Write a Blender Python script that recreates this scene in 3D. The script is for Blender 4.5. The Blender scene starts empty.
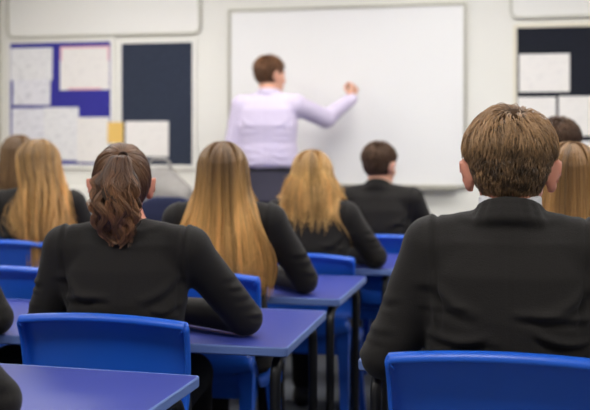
import bpy, bmesh, math, random
import numpy as np
from mathutils import Vector, Matrix, Euler

random.seed(7)
RNG = np.random.default_rng(11)
SC = bpy.context.scene
COL = SC.collection

# ------------------------------------------------------------------ materials
def lin(c):
    return tuple((v / 12.92 if v <= 0.04045 else ((v + 0.055) / 1.055) ** 2.4) for v in c)

def rgb(r, g, b):
    return lin((r / 255, g / 255, b / 255)) + (1.0,)

def mat(name, base, rough=0.6, spec=0.4, noise=0.0, nscale=30.0, bump=0.0, bscale=200.0, metal=0.0, sheen=0.0, stretch=(1, 1, 1), sss=0.0, coat=0.0):
    m = bpy.data.materials.new(name)
    m.use_nodes = True
    nt = m.node_tree
    b = nt.nodes['Principled BSDF']
    b.inputs['Base Color'].default_value = base
    b.inputs['Roughness'].default_value = rough
    b.inputs['Specular IOR Level'].default_value = spec
    b.inputs['Metallic'].default_value = metal
    if sheen:
        b.inputs['Sheen Weight'].default_value = sheen
        b.inputs['Sheen Roughness'].default_value = 0.5
    if sss:
        b.inputs['Subsurface Weight'].default_value = sss
        b.inputs['Subsurface Radius'].default_value = (0.012, 0.005, 0.003)
    if coat:
        b.inputs['Coat Weight'].default_value = coat
        b.inputs['Coat Roughness'].default_value = 0.15
    tc = nt.nodes.new('ShaderNodeTexCoord')
    mp = nt.nodes.new('ShaderNodeMapping')
    mp.inputs['Scale'].default_value = stretch
    nt.links.new(tc.outputs['Object'], mp.inputs['Vector'])
    if noise:
        n = nt.nodes.new('ShaderNodeTexNoise')
        n.inputs['Scale'].default_value = nscale
        n.inputs['Detail'].default_value = 4
        nt.links.new(mp.outputs['Vector'], n.inputs['Vector'])
        mx = nt.nodes.new('ShaderNodeMix')
        mx.data_type = 'RGBA'
        mx.inputs[6].default_value = tuple(v * (1 - noise) for v in base[:3]) + (1,)
        mx.inputs[7].default_value = tuple(min(1, v * (1 + noise)) for v in base[:3]) + (1,)
        nt.links.new(n.outputs['Fac'], mx.inputs[0])
        nt.links.new(mx.outputs[2], b.inputs['Base Color'])
    if bump:
        n2 = nt.nodes.new('ShaderNodeTexNoise')
        n2.inputs['Scale'].default_value = bscale
        n2.inputs['Detail'].default_value = 3
        nt.links.new(mp.outputs['Vector'], n2.inputs['Vector'])
        bp = nt.nodes.new('ShaderNodeBump')
        bp.inputs['Strength'].default_value = bump
        bp.inputs['Distance'].default_value = 0.004
        nt.links.new(n2.outputs['Fac'], bp.inputs['Height'])
        nt.links.new(bp.outputs['Normal'], b.inputs['Normal'])
    return m

def emit_mat(name, col, strength):
    m = bpy.data.materials.new(name)
    m.use_nodes = True
    nt = m.node_tree
    nt.nodes.clear()
    o = nt.nodes.new('ShaderNodeOutputMaterial')
    e = nt.nodes.new('ShaderNodeEmission')
    e.inputs['Color'].default_value = col
    e.inputs['Strength'].default_value = strength
    nt.links.new(e.outputs[0], o.inputs[0])
    return m

def paper_mat(name, base, lines=40.0, amt=0.12, ink=(0.25, 0.25, 0.3, 1), xs=18.0):
    """white sheet with faint rows of writing"""
    m = bpy.data.materials.new(name)
    m.use_nodes = True
    nt = m.node_tree
    b = nt.nodes['Principled BSDF']
    b.inputs['Roughness'].default_value = 0.7
    b.inputs['Specular IOR Level'].default_value = 0.2
    tc = nt.nodes.new('ShaderNodeTexCoord')
    mp = nt.nodes.new('ShaderNodeMapping')
    mp.inputs['Scale'].default_value = (xs, 1, lines)
    nt.links.new(tc.outputs['Object'], mp.inputs['Vector'])
    n = nt.nodes.new('ShaderNodeTexNoise')
    n.inputs['Scale'].default_value = 1.0
    n.inputs['Detail'].default_value = 2
    nt.links.new(mp.outputs['Vector'], n.inputs['Vector'])
    r = nt.nodes.new('ShaderNodeMapRange')
    r.inputs['From Min'].default_value = 0.52
    r.inputs['From Max'].default_value = 0.66
    r.inputs['To Max'].default_value = amt
    nt.links.new(n.outputs['Fac'], r.inputs['Value'])
    mx = nt.nodes.new('ShaderNodeMix')
    mx.data_type = 'RGBA'
    mx.inputs[6].default_value = base
    mx.inputs[7].default_value = ink
    nt.links.new(r.outputs[0], mx.inputs[0])
    nt.links.new(mx.outputs[2], b.inputs['Base Color'])
    return m

def hair_mat(name, root, tip, rough=0.42, jitter=0.45, spec=0.5):
    m = bpy.data.materials.new(name)
    m.use_nodes = True
    nt = m.node_tree
    b = nt.nodes['Principled BSDF']
    b.inputs['Roughness'].default_value = rough
    b.inputs['Specular IOR Level'].default_value = spec
    h = nt.nodes.new('ShaderNodeHairInfo')
    mx = nt.nodes.new('ShaderNodeMix')
    mx.data_type = 'RGBA'
    mx.inputs[6].default_value = root
    mx.inputs[7].default_value = tip
    mr = nt.nodes.new('ShaderNodeMapRange')
    mr.interpolation_type = 'SMOOTHSTEP'
    mr.inputs['From Min'].default_value = 0.12
    mr.inputs['From Max'].default_value = 0.75
    nt.links.new(h.outputs['Intercept'], mr.inputs['Value'])
    nt.links.new(mr.outputs[0], mx.inputs[0])
    at = nt.nodes.new('ShaderNodeAttribute')
    at.attribute_name = 'tone'
    hs = nt.nodes.new('ShaderNodeHueSaturation')
    mv = nt.nodes.new('ShaderNodeMapRange')
    mv.inputs['To Min'].default_value = 1 - jitter
    mv.inputs['To Max'].default_value = 1 + jitter
    nt.links.new(at.outputs['Fac'], mv.inputs['Value'])
    nt.links.new(mv.outputs[0], hs.inputs['Value'])
    nt.links.new(mx.outputs[2], hs.inputs['Color'])
    nt.links.new(hs.outputs[0], b.inputs['Base Color'])
    return m

M = {}
M['wall'] = mat('wall_paint', rgb(235, 233, 226), 0.75, 0.2, noise=0.02, nscale=3)
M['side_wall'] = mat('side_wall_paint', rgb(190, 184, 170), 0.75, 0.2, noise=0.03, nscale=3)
M['ceiling'] = mat('ceiling_tile', rgb(235, 233, 228), 0.85, 0.1, noise=0.02)
M['floor'] = mat('grey_carpet', rgb(112, 115, 122), 0.95, 0.1, noise=0.25, nscale=120, bump=0.6, bscale=300)
M['board'] = mat('whiteboard_enamel', rgb(240, 239, 238), 0.35, 0.35, noise=0.015, nscale=2.5)
M['alu'] = mat('board_rim_metal', rgb(176, 173, 160), 0.45, 0.5, metal=0.35)
M['trim'] = mat('panel_trim', rgb(198, 196, 184), 0.55, 0.4)
M['panel'] = mat('white_panel', rgb(236, 234, 229), 0.5, 0.3, noise=0.01, nscale=3)
M['frame'] = mat('white_board_frame', rgb(238, 236, 230), 0.5, 0.35)
M['cream_frame'] = mat('cream_board_frame', rgb(226, 219, 200), 0.5, 0.35)
M['felt_blue'] = mat('blue_felt', rgb(62, 60, 152), 0.95, 0.1, noise=0.12, nscale=60, bump=0.3)
M['felt_slate'] = mat('slate_felt', rgb(55, 61, 76), 0.95, 0.1, noise=0.18, nscale=45, bump=0.3)
M['felt_dark'] = mat('charcoal_felt', rgb(38, 40, 48), 0.95, 0.1, noise=0.15, nscale=45, bump=0.3)
M['paper'] = paper_mat('printed_paper', rgb(236, 235, 236), 70, 0.25)
M['paper_b'] = paper_mat('handwritten_paper', rgb(233, 232, 238), 45, 0.3)
M['paper_plain'] = paper_mat('plain_paper', rgb(238, 234, 230), 40, 0.08)
M['paper_pink'] = mat('pink_card', rgb(232, 178, 188), 0.7, 0.2)
M['yellow'] = mat('yellow_card', rgb(236, 196, 112), 0.7, 0.2, noise=0.05)
M['blazer'] = mat('black_blazer_cloth', rgb(31, 28, 26), 0.8, 0.25, noise=0.12, nscale=140, bump=0.35, bscale=420, sheen=0.07)
M['cloth_dark'] = mat('black_trouser_cloth', rgb(27, 26, 27), 0.85, 0.2, bump=0.3, bscale=400)
M['shirt_white'] = mat('white_shirt_cotton', rgb(232, 232, 236), 0.8, 0.2)
M['lilac'] = mat('lilac_shirt_cotton', rgb(214, 203, 226), 0.8, 0.2, noise=0.03, nscale=60, bump=0.3, bscale=40)
M['slacks'] = mat('charcoal_slacks_cloth', rgb(66, 64, 76), 0.85, 0.2, noise=0.1, nscale=60)
M['belt'] = mat('black_leather', rgb(26, 24, 26), 0.5, 0.4)
M['skin'] = mat('skin', rgb(222, 168, 142), 0.5, 0.35, noise=0.06, nscale=25, sss=0.15)
M['skin_pink'] = mat('flushed_skin', rgb(214, 144, 120), 0.5, 0.35, noise=0.08, nscale=25, sss=0.15)
M['eye'] = mat('eye_white', rgb(235, 232, 228), 0.2, 0.5)
M['iris'] = mat('brown_iris', rgb(62, 44, 32), 0.15, 0.5)
M['shoe'] = mat('black_shoe_leather', rgb(22, 21, 22), 0.4, 0.5)
M['chair'] = mat('blue_polypropylene', rgb(28, 92, 204), 0.34, 0.5, noise=0.05, nscale=6, bump=0.06, bscale=900)
M['table'] = mat('violet_blue_laminate', rgb(58, 68, 150), 0.4, 0.45, noise=0.04, nscale=8, bump=0.04, bscale=700)
M['edge'] = mat('blue_table_edge', rgb(104, 128, 188), 0.42, 0.4)
M['steel'] = mat('black_painted_steel', rgb(22, 22, 24), 0.35, 0.5)
M['desk'] = mat('pale_desk_laminate', rgb(214, 210, 204), 0.5, 0.3)
M['bag'] = mat('grey_bag_cloth', rgb(158, 154, 150), 0.9, 0.2, noise=0.2, nscale=14)
M['navy'] = mat('navy_upholstery', rgb(44, 48, 74), 0.85, 0.2, bump=0.3)
M['pen'] = mat('dark_pen_plastic', rgb(48, 46, 60), 0.4, 0.4)
M['band'] = mat('brown_hair_band', rgb(48, 32, 24), 0.7, 0.2)
M['lamp'] = emit_mat('ceiling_light_diffuser', (1.0, 0.982, 0.945, 1), 10.9)
M['lamp_rim'] = mat('light_rim', rgb(235, 235, 235), 0.5, 0.3)

# ------------------------------------------------------------------ object helpers
def obj(name, me, m=None, parent=None, smooth=False):
    o = bpy.data.objects.new(name, me)
    COL.objects.link(o)
    if m is not None and len(me.materials) == 0:
        me.materials.append(m)
    if parent is not None:
        o.parent = parent
    if smooth:
        me.polygons.foreach_set('use_smooth', [True] * len(me.polygons))
    return o

def tag(o, label, cat, group=None, kind=None):
    o['label'] = label
    o['category'] = cat
    if group:
        o['group'] = group
    if kind:
        o['kind'] = kind
    return o

def empty(name, loc, rz=0.0):
    o = bpy.data.objects.new(name, None)
    o.empty_display_size = 0.1
    COL.objects.link(o)
    o.location = loc
    o.rotation_euler = (0, 0, rz)
    return o

def bm_mesh(bm, name='m'):
    me = bpy.data.meshes.new(name)
    bm.normal_update()
    bm.to_mesh(me)
    bm.free()
    return me

def add_box(bm, lo, hi, bev=0.0, seg=2):
    r = bmesh.ops.create_cube(bm, size=1.0)
    vs = r['verts']
    c = [(a + b) / 2 for a, b in zip(lo, hi)]
    s = [abs(b - a) for a, b in zip(lo, hi)]
    for v in vs:
        v.co = Vector((c[0] + v.co.x * s[0], c[1] + v.co.y * s[1], c[2] + v.co.z * s[2]))
    if bev > 0:
        es = list({e for v in vs for e in v.link_edges})
        bmesh.ops.bevel(bm, geom=es, offset=bev, segments=seg, affect='EDGES', profile=0.5)

def box(name, lo, hi, m, parent=None, bev=0.0, seg=2):
    bm = bmesh.new()
    add_box(bm, lo, hi, bev, seg)
    return obj(name, bm_mesh(bm, name), m, parent, smooth=False)

def add_tube(bm, pts, r, n=10, caps=True, rb=None):
    pts = [Vector(p) for p in pts]
    rings = []
    up = Vector((0, 0, 1))
    t0 = (pts[1] - pts[0]).normalized()
    if abs(t0.dot(up)) > 0.9:
        up = Vector((0, 1, 0))
    nrm = t0.cross(up).normalized()
    for i, p in enumerate(pts):
        if i == 0:
            t = pts[1] - pts[0]
        elif i == len(pts) - 1:
            t = pts[-1] - pts[-2]
        else:
            t = (pts[i + 1] - p).normalized() + (p - pts[i - 1]).normalized()
        t.normalize()
        nrm = (nrm - t * nrm.dot(t)).normalized()
        bi = t.cross(nrm)
        rr = r[i] if isinstance(r, (list, tuple)) else r
        rings.append([bm.verts.new(p + (nrm * math.cos(2 * math.pi * k / n) + bi * math.sin(2 * math.pi * k / n)) * rr) for k in range(n)])
    for a, b in zip(rings[:-1], rings[1:]):
        for k in range(n):
            bm.faces.new((a[k], a[(k + 1) % n], b[(k + 1) % n], b[k]))
    if caps:
        bm.faces.new(rings[0][::-1])
        bm.faces.new(rings[-1])

def bend(pts, r=0.06, n=5):
    """round the corners of a polyline"""
    pts = [Vector(p) for p in pts]
    out = [pts[0]]
    for a, p, b in zip(pts[:-2], pts[1:-1], pts[2:]):
        u = (a - p).normalized() * r
        v = (b - p).normalized() * r
        for k in range(n + 1):
            t = k / n
            out.append(p + u * (1 - t) ** 2 + v * t ** 2)
    out.append(pts[-1])
    return out

# ------------------------------------------------------------------ SDF engine (smooth solid modelling + surface nets)
class Field:
    def __init__(self, lo, hi, h):
        self.lo = np.array(lo, float)
        self.h = h
        self.n = np.ceil((np.array(hi) - self.lo) / h).astype(int) + 1
        self.D = np.full(self.n, 0.25, np.float32)
        self.ax = [self.lo[i] + h * np.arange(self.n[i]) for i in range(3)]

    def _slice(self, lo, hi, pad):
        a = np.clip(np.floor((np.array(lo) - pad - self.lo) / self.h).astype(int), 0, self.n - 1)
        b = np.clip(np.ceil((np.array(hi) + pad - self.lo) / self.h).astype(int) + 1, 1, self.n)
        sl = tuple(slice(a[i], b[i]) for i in range(3))
        X, Y, Z = np.meshgrid(self.ax[0][sl[0]], self.ax[1][sl[1]], self.ax[2][sl[2]], indexing='ij', sparse=True)
        return sl, X, Y, Z

    def add(self, prim, k=0.0):
        f, lo, hi = prim
        sl, X, Y, Z = self._slice(lo, hi, 0.05 + k)
        if 0 in self.D[sl].shape:
            return
        d = f(X, Y, Z)
        c = self.D[sl]
        if k > 0:
            hh = np.maximum(k - np.abs(c - d), 0) / k
            self.D[sl] = np.minimum(c, d) - hh * hh * k * 0.25
        else:
            self.D[sl] = np.minimum(c, d)

    def sub(self, prim, k=0.0):
        f, lo, hi = prim
        sl, X, Y, Z = self._slice(lo, hi, 0.03 + k)
        if 0 in self.D[sl].shape:
            return
        d = -f(X, Y, Z)
        c = self.D[sl]
        if k > 0:
            hh = np.maximum(k - np.abs(c - d), 0) / k
            self.D[sl] = np.maximum(c, d) + hh * hh * k * 0.25
        else:
            self.D[sl] = np.maximum(c, d)

    def sample(self, P):
        g = (P - self.lo) / self.h
        g = np.clip(g, 0, self.n - 1.001)
        i = np.floor(g).astype(int)
        i = np.minimum(i, self.n - 2)
        t = g - i
        D = self.D
        r = 0
        for dx in (0, 1):
            for dy in (0, 1):
                for dz in (0, 1):
                    w = (t[:, 0] if dx else 1 - t[:, 0]) * (t[:, 1] if dy else 1 - t[:, 1]) * (t[:, 2] if dz else 1 - t[:, 2])
                    r = r + w * D[i[:, 0] + dx, i[:, 1] + dy, i[:, 2] + dz]
        return r

    def grad(self, P):
        e = self.h
        g = np.stack([self.sample(P + np.eye(3)[k] * e) - self.sample(P - np.eye(3)[k] * e) for k in range(3)], 1)
        return g / (np.linalg.norm(g, axis=1, keepdims=True) + 1e-9)

    def mesh(self, name, disp=None):
        D = self.D
        nx, ny, nz = D.shape
        S = D < 0
        cnt = np.zeros((nx - 1, ny - 1, nz - 1), np.int8)
        for dx in (0, 1):
            for dy in (0, 1):
                for dz in (0, 1):
                    cnt += S[dx:nx - 1 + dx, dy:ny - 1 + dy, dz:nz - 1 + dz]
        act = (cnt > 0) & (cnt < 8)
        ids = np.argwhere(act)
        idx = np.full(cnt.shape, -1, np.int64)
        idx[act] = np.arange(len(ids))
        acc = np.zeros((len(ids), 3))
        num = np.zeros(len(ids))
        offs = [(x, y, z) for x in (0, 1) for y in (0, 1) for z in (0, 1)]
        for a in offs:
            for ax in range(3):
                if a[ax] == 1:
                    continue
                b = list(a)
                b[ax] = 1
                da = D[ids[:, 0] + a[0], ids[:, 1] + a[1], ids[:, 2] + a[2]]
                db = D[ids[:, 0] + b[0], ids[:, 1] + b[1], ids[:, 2] + b[2]]
                m = (da < 0) != (db < 0)
                t = np.where(m, da / np.where(np.abs(da - db) < 1e-12, 1, da - db), 0)
                p = np.array(a, float)[None, :] + np.zeros((len(ids), 3))
                p[:, ax] += t
                acc[m] += p[m]
                num[m] += 1
        V = self.lo + self.h * (ids + acc / num[:, None])
        F = []
        for ax in range(3):
            b, c = [(1, 2), (2, 0), (0, 1)][ax]
            s0 = [slice(None)] * 3
            s1 = [slice(None)] * 3
            s0[ax] = slice(0, -1)
            s1[ax] = slice(1, None)
            for q in (b, c):
                s0[q] = slice(1, -1)
                s1[q] = slice(1, -1)
            A = S[tuple(s0)]
            B = S[tuple(s1)]
            for m, flip in ((A & ~B, False), (~A & B, True)):
                e = np.argwhere(m)
                if not len(e):
                    continue
                e[:, b] += 1
                e[:, c] += 1
                def cell(ob, oc):
                    q = e.copy()
                    q[:, b] -= ob
                    q[:, c] -= oc
                    return idx[q[:, 0], q[:, 1], q[:, 2]]
                quad = np.stack([cell(1, 1), cell(0, 1), cell(0, 0), cell(1, 0)], 1)
                if flip:
                    quad = quad[:, ::-1]
                F.append(quad)
        F = np.concatenate(F)
        # light smoothing (umbrella), volume-keeping pair
        E = np.concatenate([F[:, [0, 1]], F[:, [1, 2]], F[:, [2, 3]], F[:, [3, 0]]])
        for lam in (0.5, -0.52):
            sm = np.zeros_like(V)
            cn = np.zeros(len(V))
            for k in range(3):
                sm[:, k] = np.bincount(E[:, 0], V[E[:, 1], k], len(V)) + np.bincount(E[:, 1], V[E[:, 0], k], len(V))
            cn = np.bincount(E[:, 0], minlength=len(V)) + np.bincount(E[:, 1], minlength=len(V))
            V = V + lam * (sm / cn[:, None] - V)
        if disp is not None:
            V = V + self.grad(V) * disp(V)[:, None]
        me = bpy.data.meshes.new(name)
        me.vertices.add(len(V))
        me.vertices.foreach_set('co', V.astype(np.float32).ravel())
        me.loops.add(F.size)
        me.loops.foreach_set('vertex_index', F.astype(np.int32).ravel())
        me.polygons.add(len(F))
        me.polygons.foreach_set('loop_start', np.arange(0, F.size, 4, dtype=np.int32))
        me.polygons.foreach_set('use_smooth', np.ones(len(F), bool))
        me.update()
        me.validate()
        return me

def rc(a, b, ra, rb=None):
    a = np.array(a, float)
    b = np.array(b, float)
    rb = ra if rb is None else rb
    ab = b - a
    L2 = max(ab @ ab, 1e-9)
    def f(X, Y, Z):
        t = np.clip(((X - a[0]) * ab[0] + (Y - a[1]) * ab[1] + (Z - a[2]) * ab[2]) / L2, 0, 1)
        return np.sqrt((X - a[0] - t * ab[0]) ** 2 + (Y - a[1] - t * ab[1]) ** 2 + (Z - a[2] - t * ab[2]) ** 2) - (ra + (rb - ra) * t)
    r = max(ra, rb)
    return f, np.minimum(a, b) - r, np.maximum(a, b) + r

def ell(c, r, R=None):
    c = np.array(c, float)
    r = np.array(r, float)
    Rm = np.eye(3) if R is None else np.array(R, float)
    def f(X, Y, Z):
        x, y, z = X - c[0], Y - c[1], Z - c[2]
        u = [(Rm[0, i] * x + Rm[1, i] * y + Rm[2, i] * z) / r[i] for i in range(3)]
        k0 = np.sqrt(u[0] ** 2 + u[1] ** 2 + u[2] ** 2)
        k1 = np.sqrt((u[0] / r[0]) ** 2 + (u[1] / r[1]) ** 2 + (u[2] / r[2]) ** 2)
        return k0 * (k0 - 1) / np.maximum(k1, 1e-6)
    m = r.max()
    return f, c - m, c + m

def loft(st):
    """stations (z, xc, yc, a, b): stacked superellipse cross-sections"""
    st = np.array(sorted(st), float)
    zz = st[:, 0]
    def f(X, Y, Z):
        z = Z[0, 0, :]
        xc, yc, a, b = [np.interp(z, zz, st[:, i])[None, None, :] for i in (1, 2, 3, 4)]
        e = 2.4
        q = (np.abs((X - xc) / a) ** e + np.abs((Y - yc) / b) ** e) ** (1 / e)
        d = (q - 1) * np.minimum(a, b)
        cap = np.maximum(zz[0] - z, z - zz[-1])[None, None, :]
        return np.maximum(d, cap)
    m = max(st[:, 3].max(), st[:, 4].max())
    lo = [st[:, 1].min() - m, st[:, 2].min() - m, zz[0]]
    hi = [st[:, 1].max() + m, st[:, 2].max() + m, zz[-1]]
    return f, np.array(lo), np.array(hi)

# ------------------------------------------------------------------ people
def frame(fwd, down):
    f = np.array(fwd, float)
    f /= np.linalg.norm(f)
    d = np.array(down, float)
    d -= f * (d @ f)
    d /= np.linalg.norm(d)
    return f, d, np.cross(f, d)

def rot(v, axis, ang):
    axis = axis / np.linalg.norm(axis)
    return v * math.cos(ang) + np.cross(axis, v) * math.sin(ang) + axis * (axis @ v) * (1 - math.cos(ang))

def hand(F, W, fwd, palm, side, curl, s=1.0):
    """palm, four unequal bent fingers and a thumb that leaves the side of the palm; side=+1 right hand"""
    W = np.array(W, float)
    f, d, lat = frame(fwd, palm)
    lat = lat * side            # towards the thumb
    k = 0.006
    kn = []
    for i in range(4):
        off = (1.5 - i) * 0.0205
        K = W + f * (0.088 - abs(i - 1) * 0.004) * s + lat * off * s - d * 0.004
        kn.append(K)
        F.add(rc(W + f * 0.012 + lat * off * 0.65 * s, K, 0.0135 * s, 0.0115 * s), 0.012)
    for i, L in enumerate((0.07, 0.079, 0.073, 0.057)):
        p = kn[i]
        v = rot(f, np.cross(f, d), 0.0)
        v = f + lat * (1.5 - i) * 0.10 * (1 - min(1, curl / 1.2))
        v /= np.linalg.norm(v)
        ax = np.cross(v, d)
        for sg, (fr, r0, r1) in enumerate(((0.45, 0.0092, 0.0086), (0.31, 0.0086, 0.0078), (0.24, 0.0078, 0.0066))):
            v = rot(v, ax, curl * (0.75, 1.0, 0.7)[sg])
            q = p + v * L * fr * s
            F.add(rc(p, q, r0 * s, r1 * s), k if sg else 0.01)
            p = q
    b0 = W + f * 0.026 * s + lat * 0.026 * s
    v = f * 0.72 + lat * 0.62 + d * (0.25 + 0.3 * curl)
    v /= np.linalg.norm(v)
    b1 = b0 + v * 0.042 * s
    v2 = v + f * 0.5 - lat * (0.35 + 0.7 * min(curl, 1)) + d * 0.3 * curl
    v2 /= np.linalg.norm(v2)
    b2 = b1 + v2 * 0.033 * s
    F.add(rc(b0, b1, 0.0135 * s, 0.0105 * s), 0.014)
    F.add(rc(b1, b2, 0.0102 * s, 0.0082 * s), 0.005)

class Head:
    def __init__(self, c, s=1.0, pitch=0.0, yaw=0.0, roll=0.0):
        self.c = np.array(c, float)
        self.s = s
        self.R = np.array(Euler((pitch, roll, yaw), 'XYZ').to_matrix())
    def P(self, p):
        return self.c + self.R @ (np.array(p, float) * self.s)
    def PA(self, A):
        return self.c + (A * self.s) @ self.R.T
    def ell(self, c, r, tilt=None):
        R = self.R if tilt is None else self.R @ np.array(tilt)
        return ell(self.P(c), np.array(r) * self.s, R)
    def rc(self, a, b, ra, rb=None):
        return rc(self.P(a), self.P(b), ra * self.s, (ra if rb is None else rb) * self.s)

SK_C = np.array((0.0, -0.012, 0.030))
SK_R = np.array((0.076, 0.096, 0.091))

def add_head(F, H, ears=True):
    F.add(H.ell(SK_C, SK_R))
    F.add(H.ell((0, 0.040, -0.015), (0.060, 0.052, 0.078)), 0.03)
    F.add(H.ell((0, 0.030, -0.066), (0.050, 0.055, 0.045)), 0.03)
    F.add(H.ell((0, 0.072, -0.098), (0.020, 0.017, 0.016)), 0.02)
    F.add(H.rc((0, 0.090, 0.014), (0, 0.112, -0.024), 0.008, 0.011), 0.010)
    for sx in (-1, 1):
        F.add(H.ell((sx * 0.011, 0.100, -0.027), (0.008, 0.009, 0.007)), 0.006)
        F.add(H.rc((sx * 0.012, 0.089, 0.031), (sx * 0.048, 0.074, 0.030), 0.007, 0.005), 0.012)
        F.add(H.ell((sx * 0.044, 0.062, -0.020), (0.018, 0.018, 0.014)), 0.02)
        F.sub(H.ell((sx * 0.031, 0.098, 0.012), (0.017, 0.014, 0.010)), 0.010)
    F.add(H.rc((-0.017, 0.087, -0.054), (0.017, 0.087, -0.054), 0.0045), 0.006)
    F.add(H.rc((-0.015, 0.086, -0.063), (0.015, 0.086, -0.063), 0.0055), 0.006)
    if ears:
        for sx in (-1, 1):
            T = np.array(Euler((math.radians(-12), math.radians(sx * 14), math.radians(sx * -38)), 'XYZ').to_matrix())
            F.add(H.ell((sx * 0.086, -0.014, 0.002), (0.0085, 0.021, 0.033), T), 0.008)
            F.add(H.ell((sx * 0.080, -0.004, -0.024), (0.007, 0.010, 0.011), T), 0.008)
            F.sub(H.ell((sx * 0.0925, -0.003, 0.004), (0.006, 0.011, 0.020), T), 0.004)

def face_tests(A):
    """True where scalp hair grows (head-local directions on the skull)"""
    x, y, z = A[:, 0], A[:, 1], A[:, 2]
    front = (y > 0.048) & (z < 0.072)
    ear = (np.abs(x) > 0.055) & (z < 0.030) & (y > -0.036)
    nape = z < -0.090 + 0.85 * np.abs(x)
    return ~(front | ear | nape)

def hair_curves(name, P, tone, radius, m, parent, taper=0.35):
    """P: (n strands, k points, 3)"""
    n, k, _ = P.shape
    cu = bpy.data.hair_curves.new(name)
    cu.add_curves([k] * n)
    cu.attributes['position'].data.foreach_set('vector', P.astype(np.float32).ravel())
    ra = cu.attributes.new('radius', 'FLOAT', 'POINT')
    prof = np.interp(np.linspace(0, 1, k), [0, 0.15, 0.6, 1], [0.85, 1, 0.9, taper])
    rr = (np.asarray(radius).reshape(-1, 1) * np.ones((n, 1))) * prof[None, :]
    ra.data.foreach_set('value', rr.astype(np.float32).ravel())
    tn = cu.attributes.new('tone', 'FLOAT', 'CURVE')
    tn.data.foreach_set('value', tone.astype(np.float32))
    cu.materials.append(m)
    o = bpy.data.objects.new(name, cu)
    COL.objects.link(o)
    o.parent = parent
    return o

def push_out(P, F, off):
    sh = P.shape
    Q = P.reshape(-1, 3)
    o = np.broadcast_to(np.asarray(off).reshape(-1, 1) if np.ndim(off) else np.full((sh[0], 1), off), sh[:2]).reshape(-1)
    for _ in range(3):
        d = F.sample(Q)
        g = F.grad(Q)
        pen = np.maximum(o - d, 0)
        Q = Q + g * pen[:, None]
    return Q.reshape(sh)

def smooth_strands(P, it=2, keep=2):
    for _ in range(it):
        Q = P.copy()
        Q[:, keep:-1] = 0.25 * P[:, keep - 1:-2] + 0.5 * P[:, keep:-1] + 0.25 * P[:, keep + 1:]
        P = Q
    return P

def skull_dir(n):
    v = RNG.normal(size=(n, 3))
    return v / np.linalg.norm(v, axis=1, keepdims=True)

def cap_mesh(H, h, grow=0.006, zmin=-0.06, yfront=0.055, name='hair'):
    """scalp-hugging hair volume"""
    F = Field(H.c - 0.16, H.c + 0.16, h)
    F.add(H.ell(SK_C, SK_R + grow))
    for sx in (-1, 1):
        F.sub(H.ell((sx * 0.088, 0.012, -0.030), (0.030, 0.050, 0.055)), 0.01)
    F.sub(H.ell((0, 0.115, -0.015), (0.11, 0.062, 0.092)), 0.012)
    F.sub(H.ell((0, 0.02, zmin - 0.075), (0.2, 0.2, 0.075)), 0.008)
    return F

def short_hair(person, H, m, base, n=7000, length=0.034, whorl=(0.012, -0.055, 0.11), radius=0.0010, thick=1.0, h=0.006):
    F = cap_mesh(H, h, 0.0035, zmin=-0.075)
    F.add(H.ell(SK_C + (0, -0.004, 0.022), SK_R + (0.0035 * thick, 0.002, -0.010)), 0.01)
    hair = obj('hair', F.mesh('hair'), base, person)
    v = skull_dir(n * 2)
    A = SK_C + v * (SK_R + 0.003)
    ok = face_tests(A)
    A, v = A[ok][:n], v[ok][:n]
    nrm = v / SK_R
    nrm /= np.linalg.norm(nrm, axis=1, keepdims=True)
    w = np.array(whorl)
    d = A - w
    sw = np.cross(nrm, d)
    d = d + sw * np.clip(0.9 - np.linalg.norm(d, axis=1, keepdims=True) * 9, 0, 1) * 0.9
    d -= nrm * np.sum(d * nrm, 1, keepdims=True)
    d /= np.linalg.norm(d, axis=1, keepdims=True) + 1e-6
    # clumps
    cl = RNG.integers(0, 260, len(A))
    cdir = skull_dir(260)
    near = np.argmax(v @ cdir.T, axis=1)
    ctone = RNG.normal(0.5, 0.16, 260)
    coff = RNG.normal(0, 0.17, (260, 3))
    d = d + coff[near] + RNG.normal(0, 0.13, d.shape)
    d -= nrm * np.sum(d * nrm, 1, keepdims=True)
    d /= np.linalg.norm(d, axis=1, keepdims=True) + 1e-6
    top = np.clip((A[:, 2] + 0.03) / 0.10, 0, 1)
    up = np.clip((A[:, 2] - 0.015) / 0.085, 0, 1)
    up = up * up * (3 - 2 * up)
    back = np.clip((-A[:, 1] - 0.02) / 0.06, 0, 1) * (1 - up)
    L = length * (0.22 + 0.13 * back + 0.95 * up) * RNG.uniform(0.75, 1.15, len(A))
    lift = (0.0030 + 0.0035 * back + 0.015 * up) * thick * RNG.uniform(0.6, 1.2, len(A))
    K = 6
    P = np.zeros((len(A), K, 3))
    p = A.copy()
    for k in range(K):
        t = k / (K - 1)
        q = p - SK_C
        sc = np.sqrt(np.sum((q / SK_R) ** 2, 1, keepdims=True))
        surf = SK_C + q / sc
        nn = (surf - SK_C) / SK_R ** 2
        nn /= np.linalg.norm(nn, axis=1, keepdims=True)
        P[:, k] = surf + nn * (0.002 + lift[:, None] * math.sin(min(1, t * 1.15) * math.pi * 0.62))
        d2 = d - nn * np.sum(d * nn, 1, keepdims=True)
        p = surf + d2 * L[:, None] / (K - 1)
    tone = np.clip(ctone[near] + RNG.normal(0, 0.13, len(A)) + 0.62 * (up - 0.62) * (0.6 + 0.4 * top), 0, 1)
    hair_curves('strands', H.PA(P.reshape(-1, 3)).reshape(P.shape), tone, radius, m, hair)
    return hair

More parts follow.
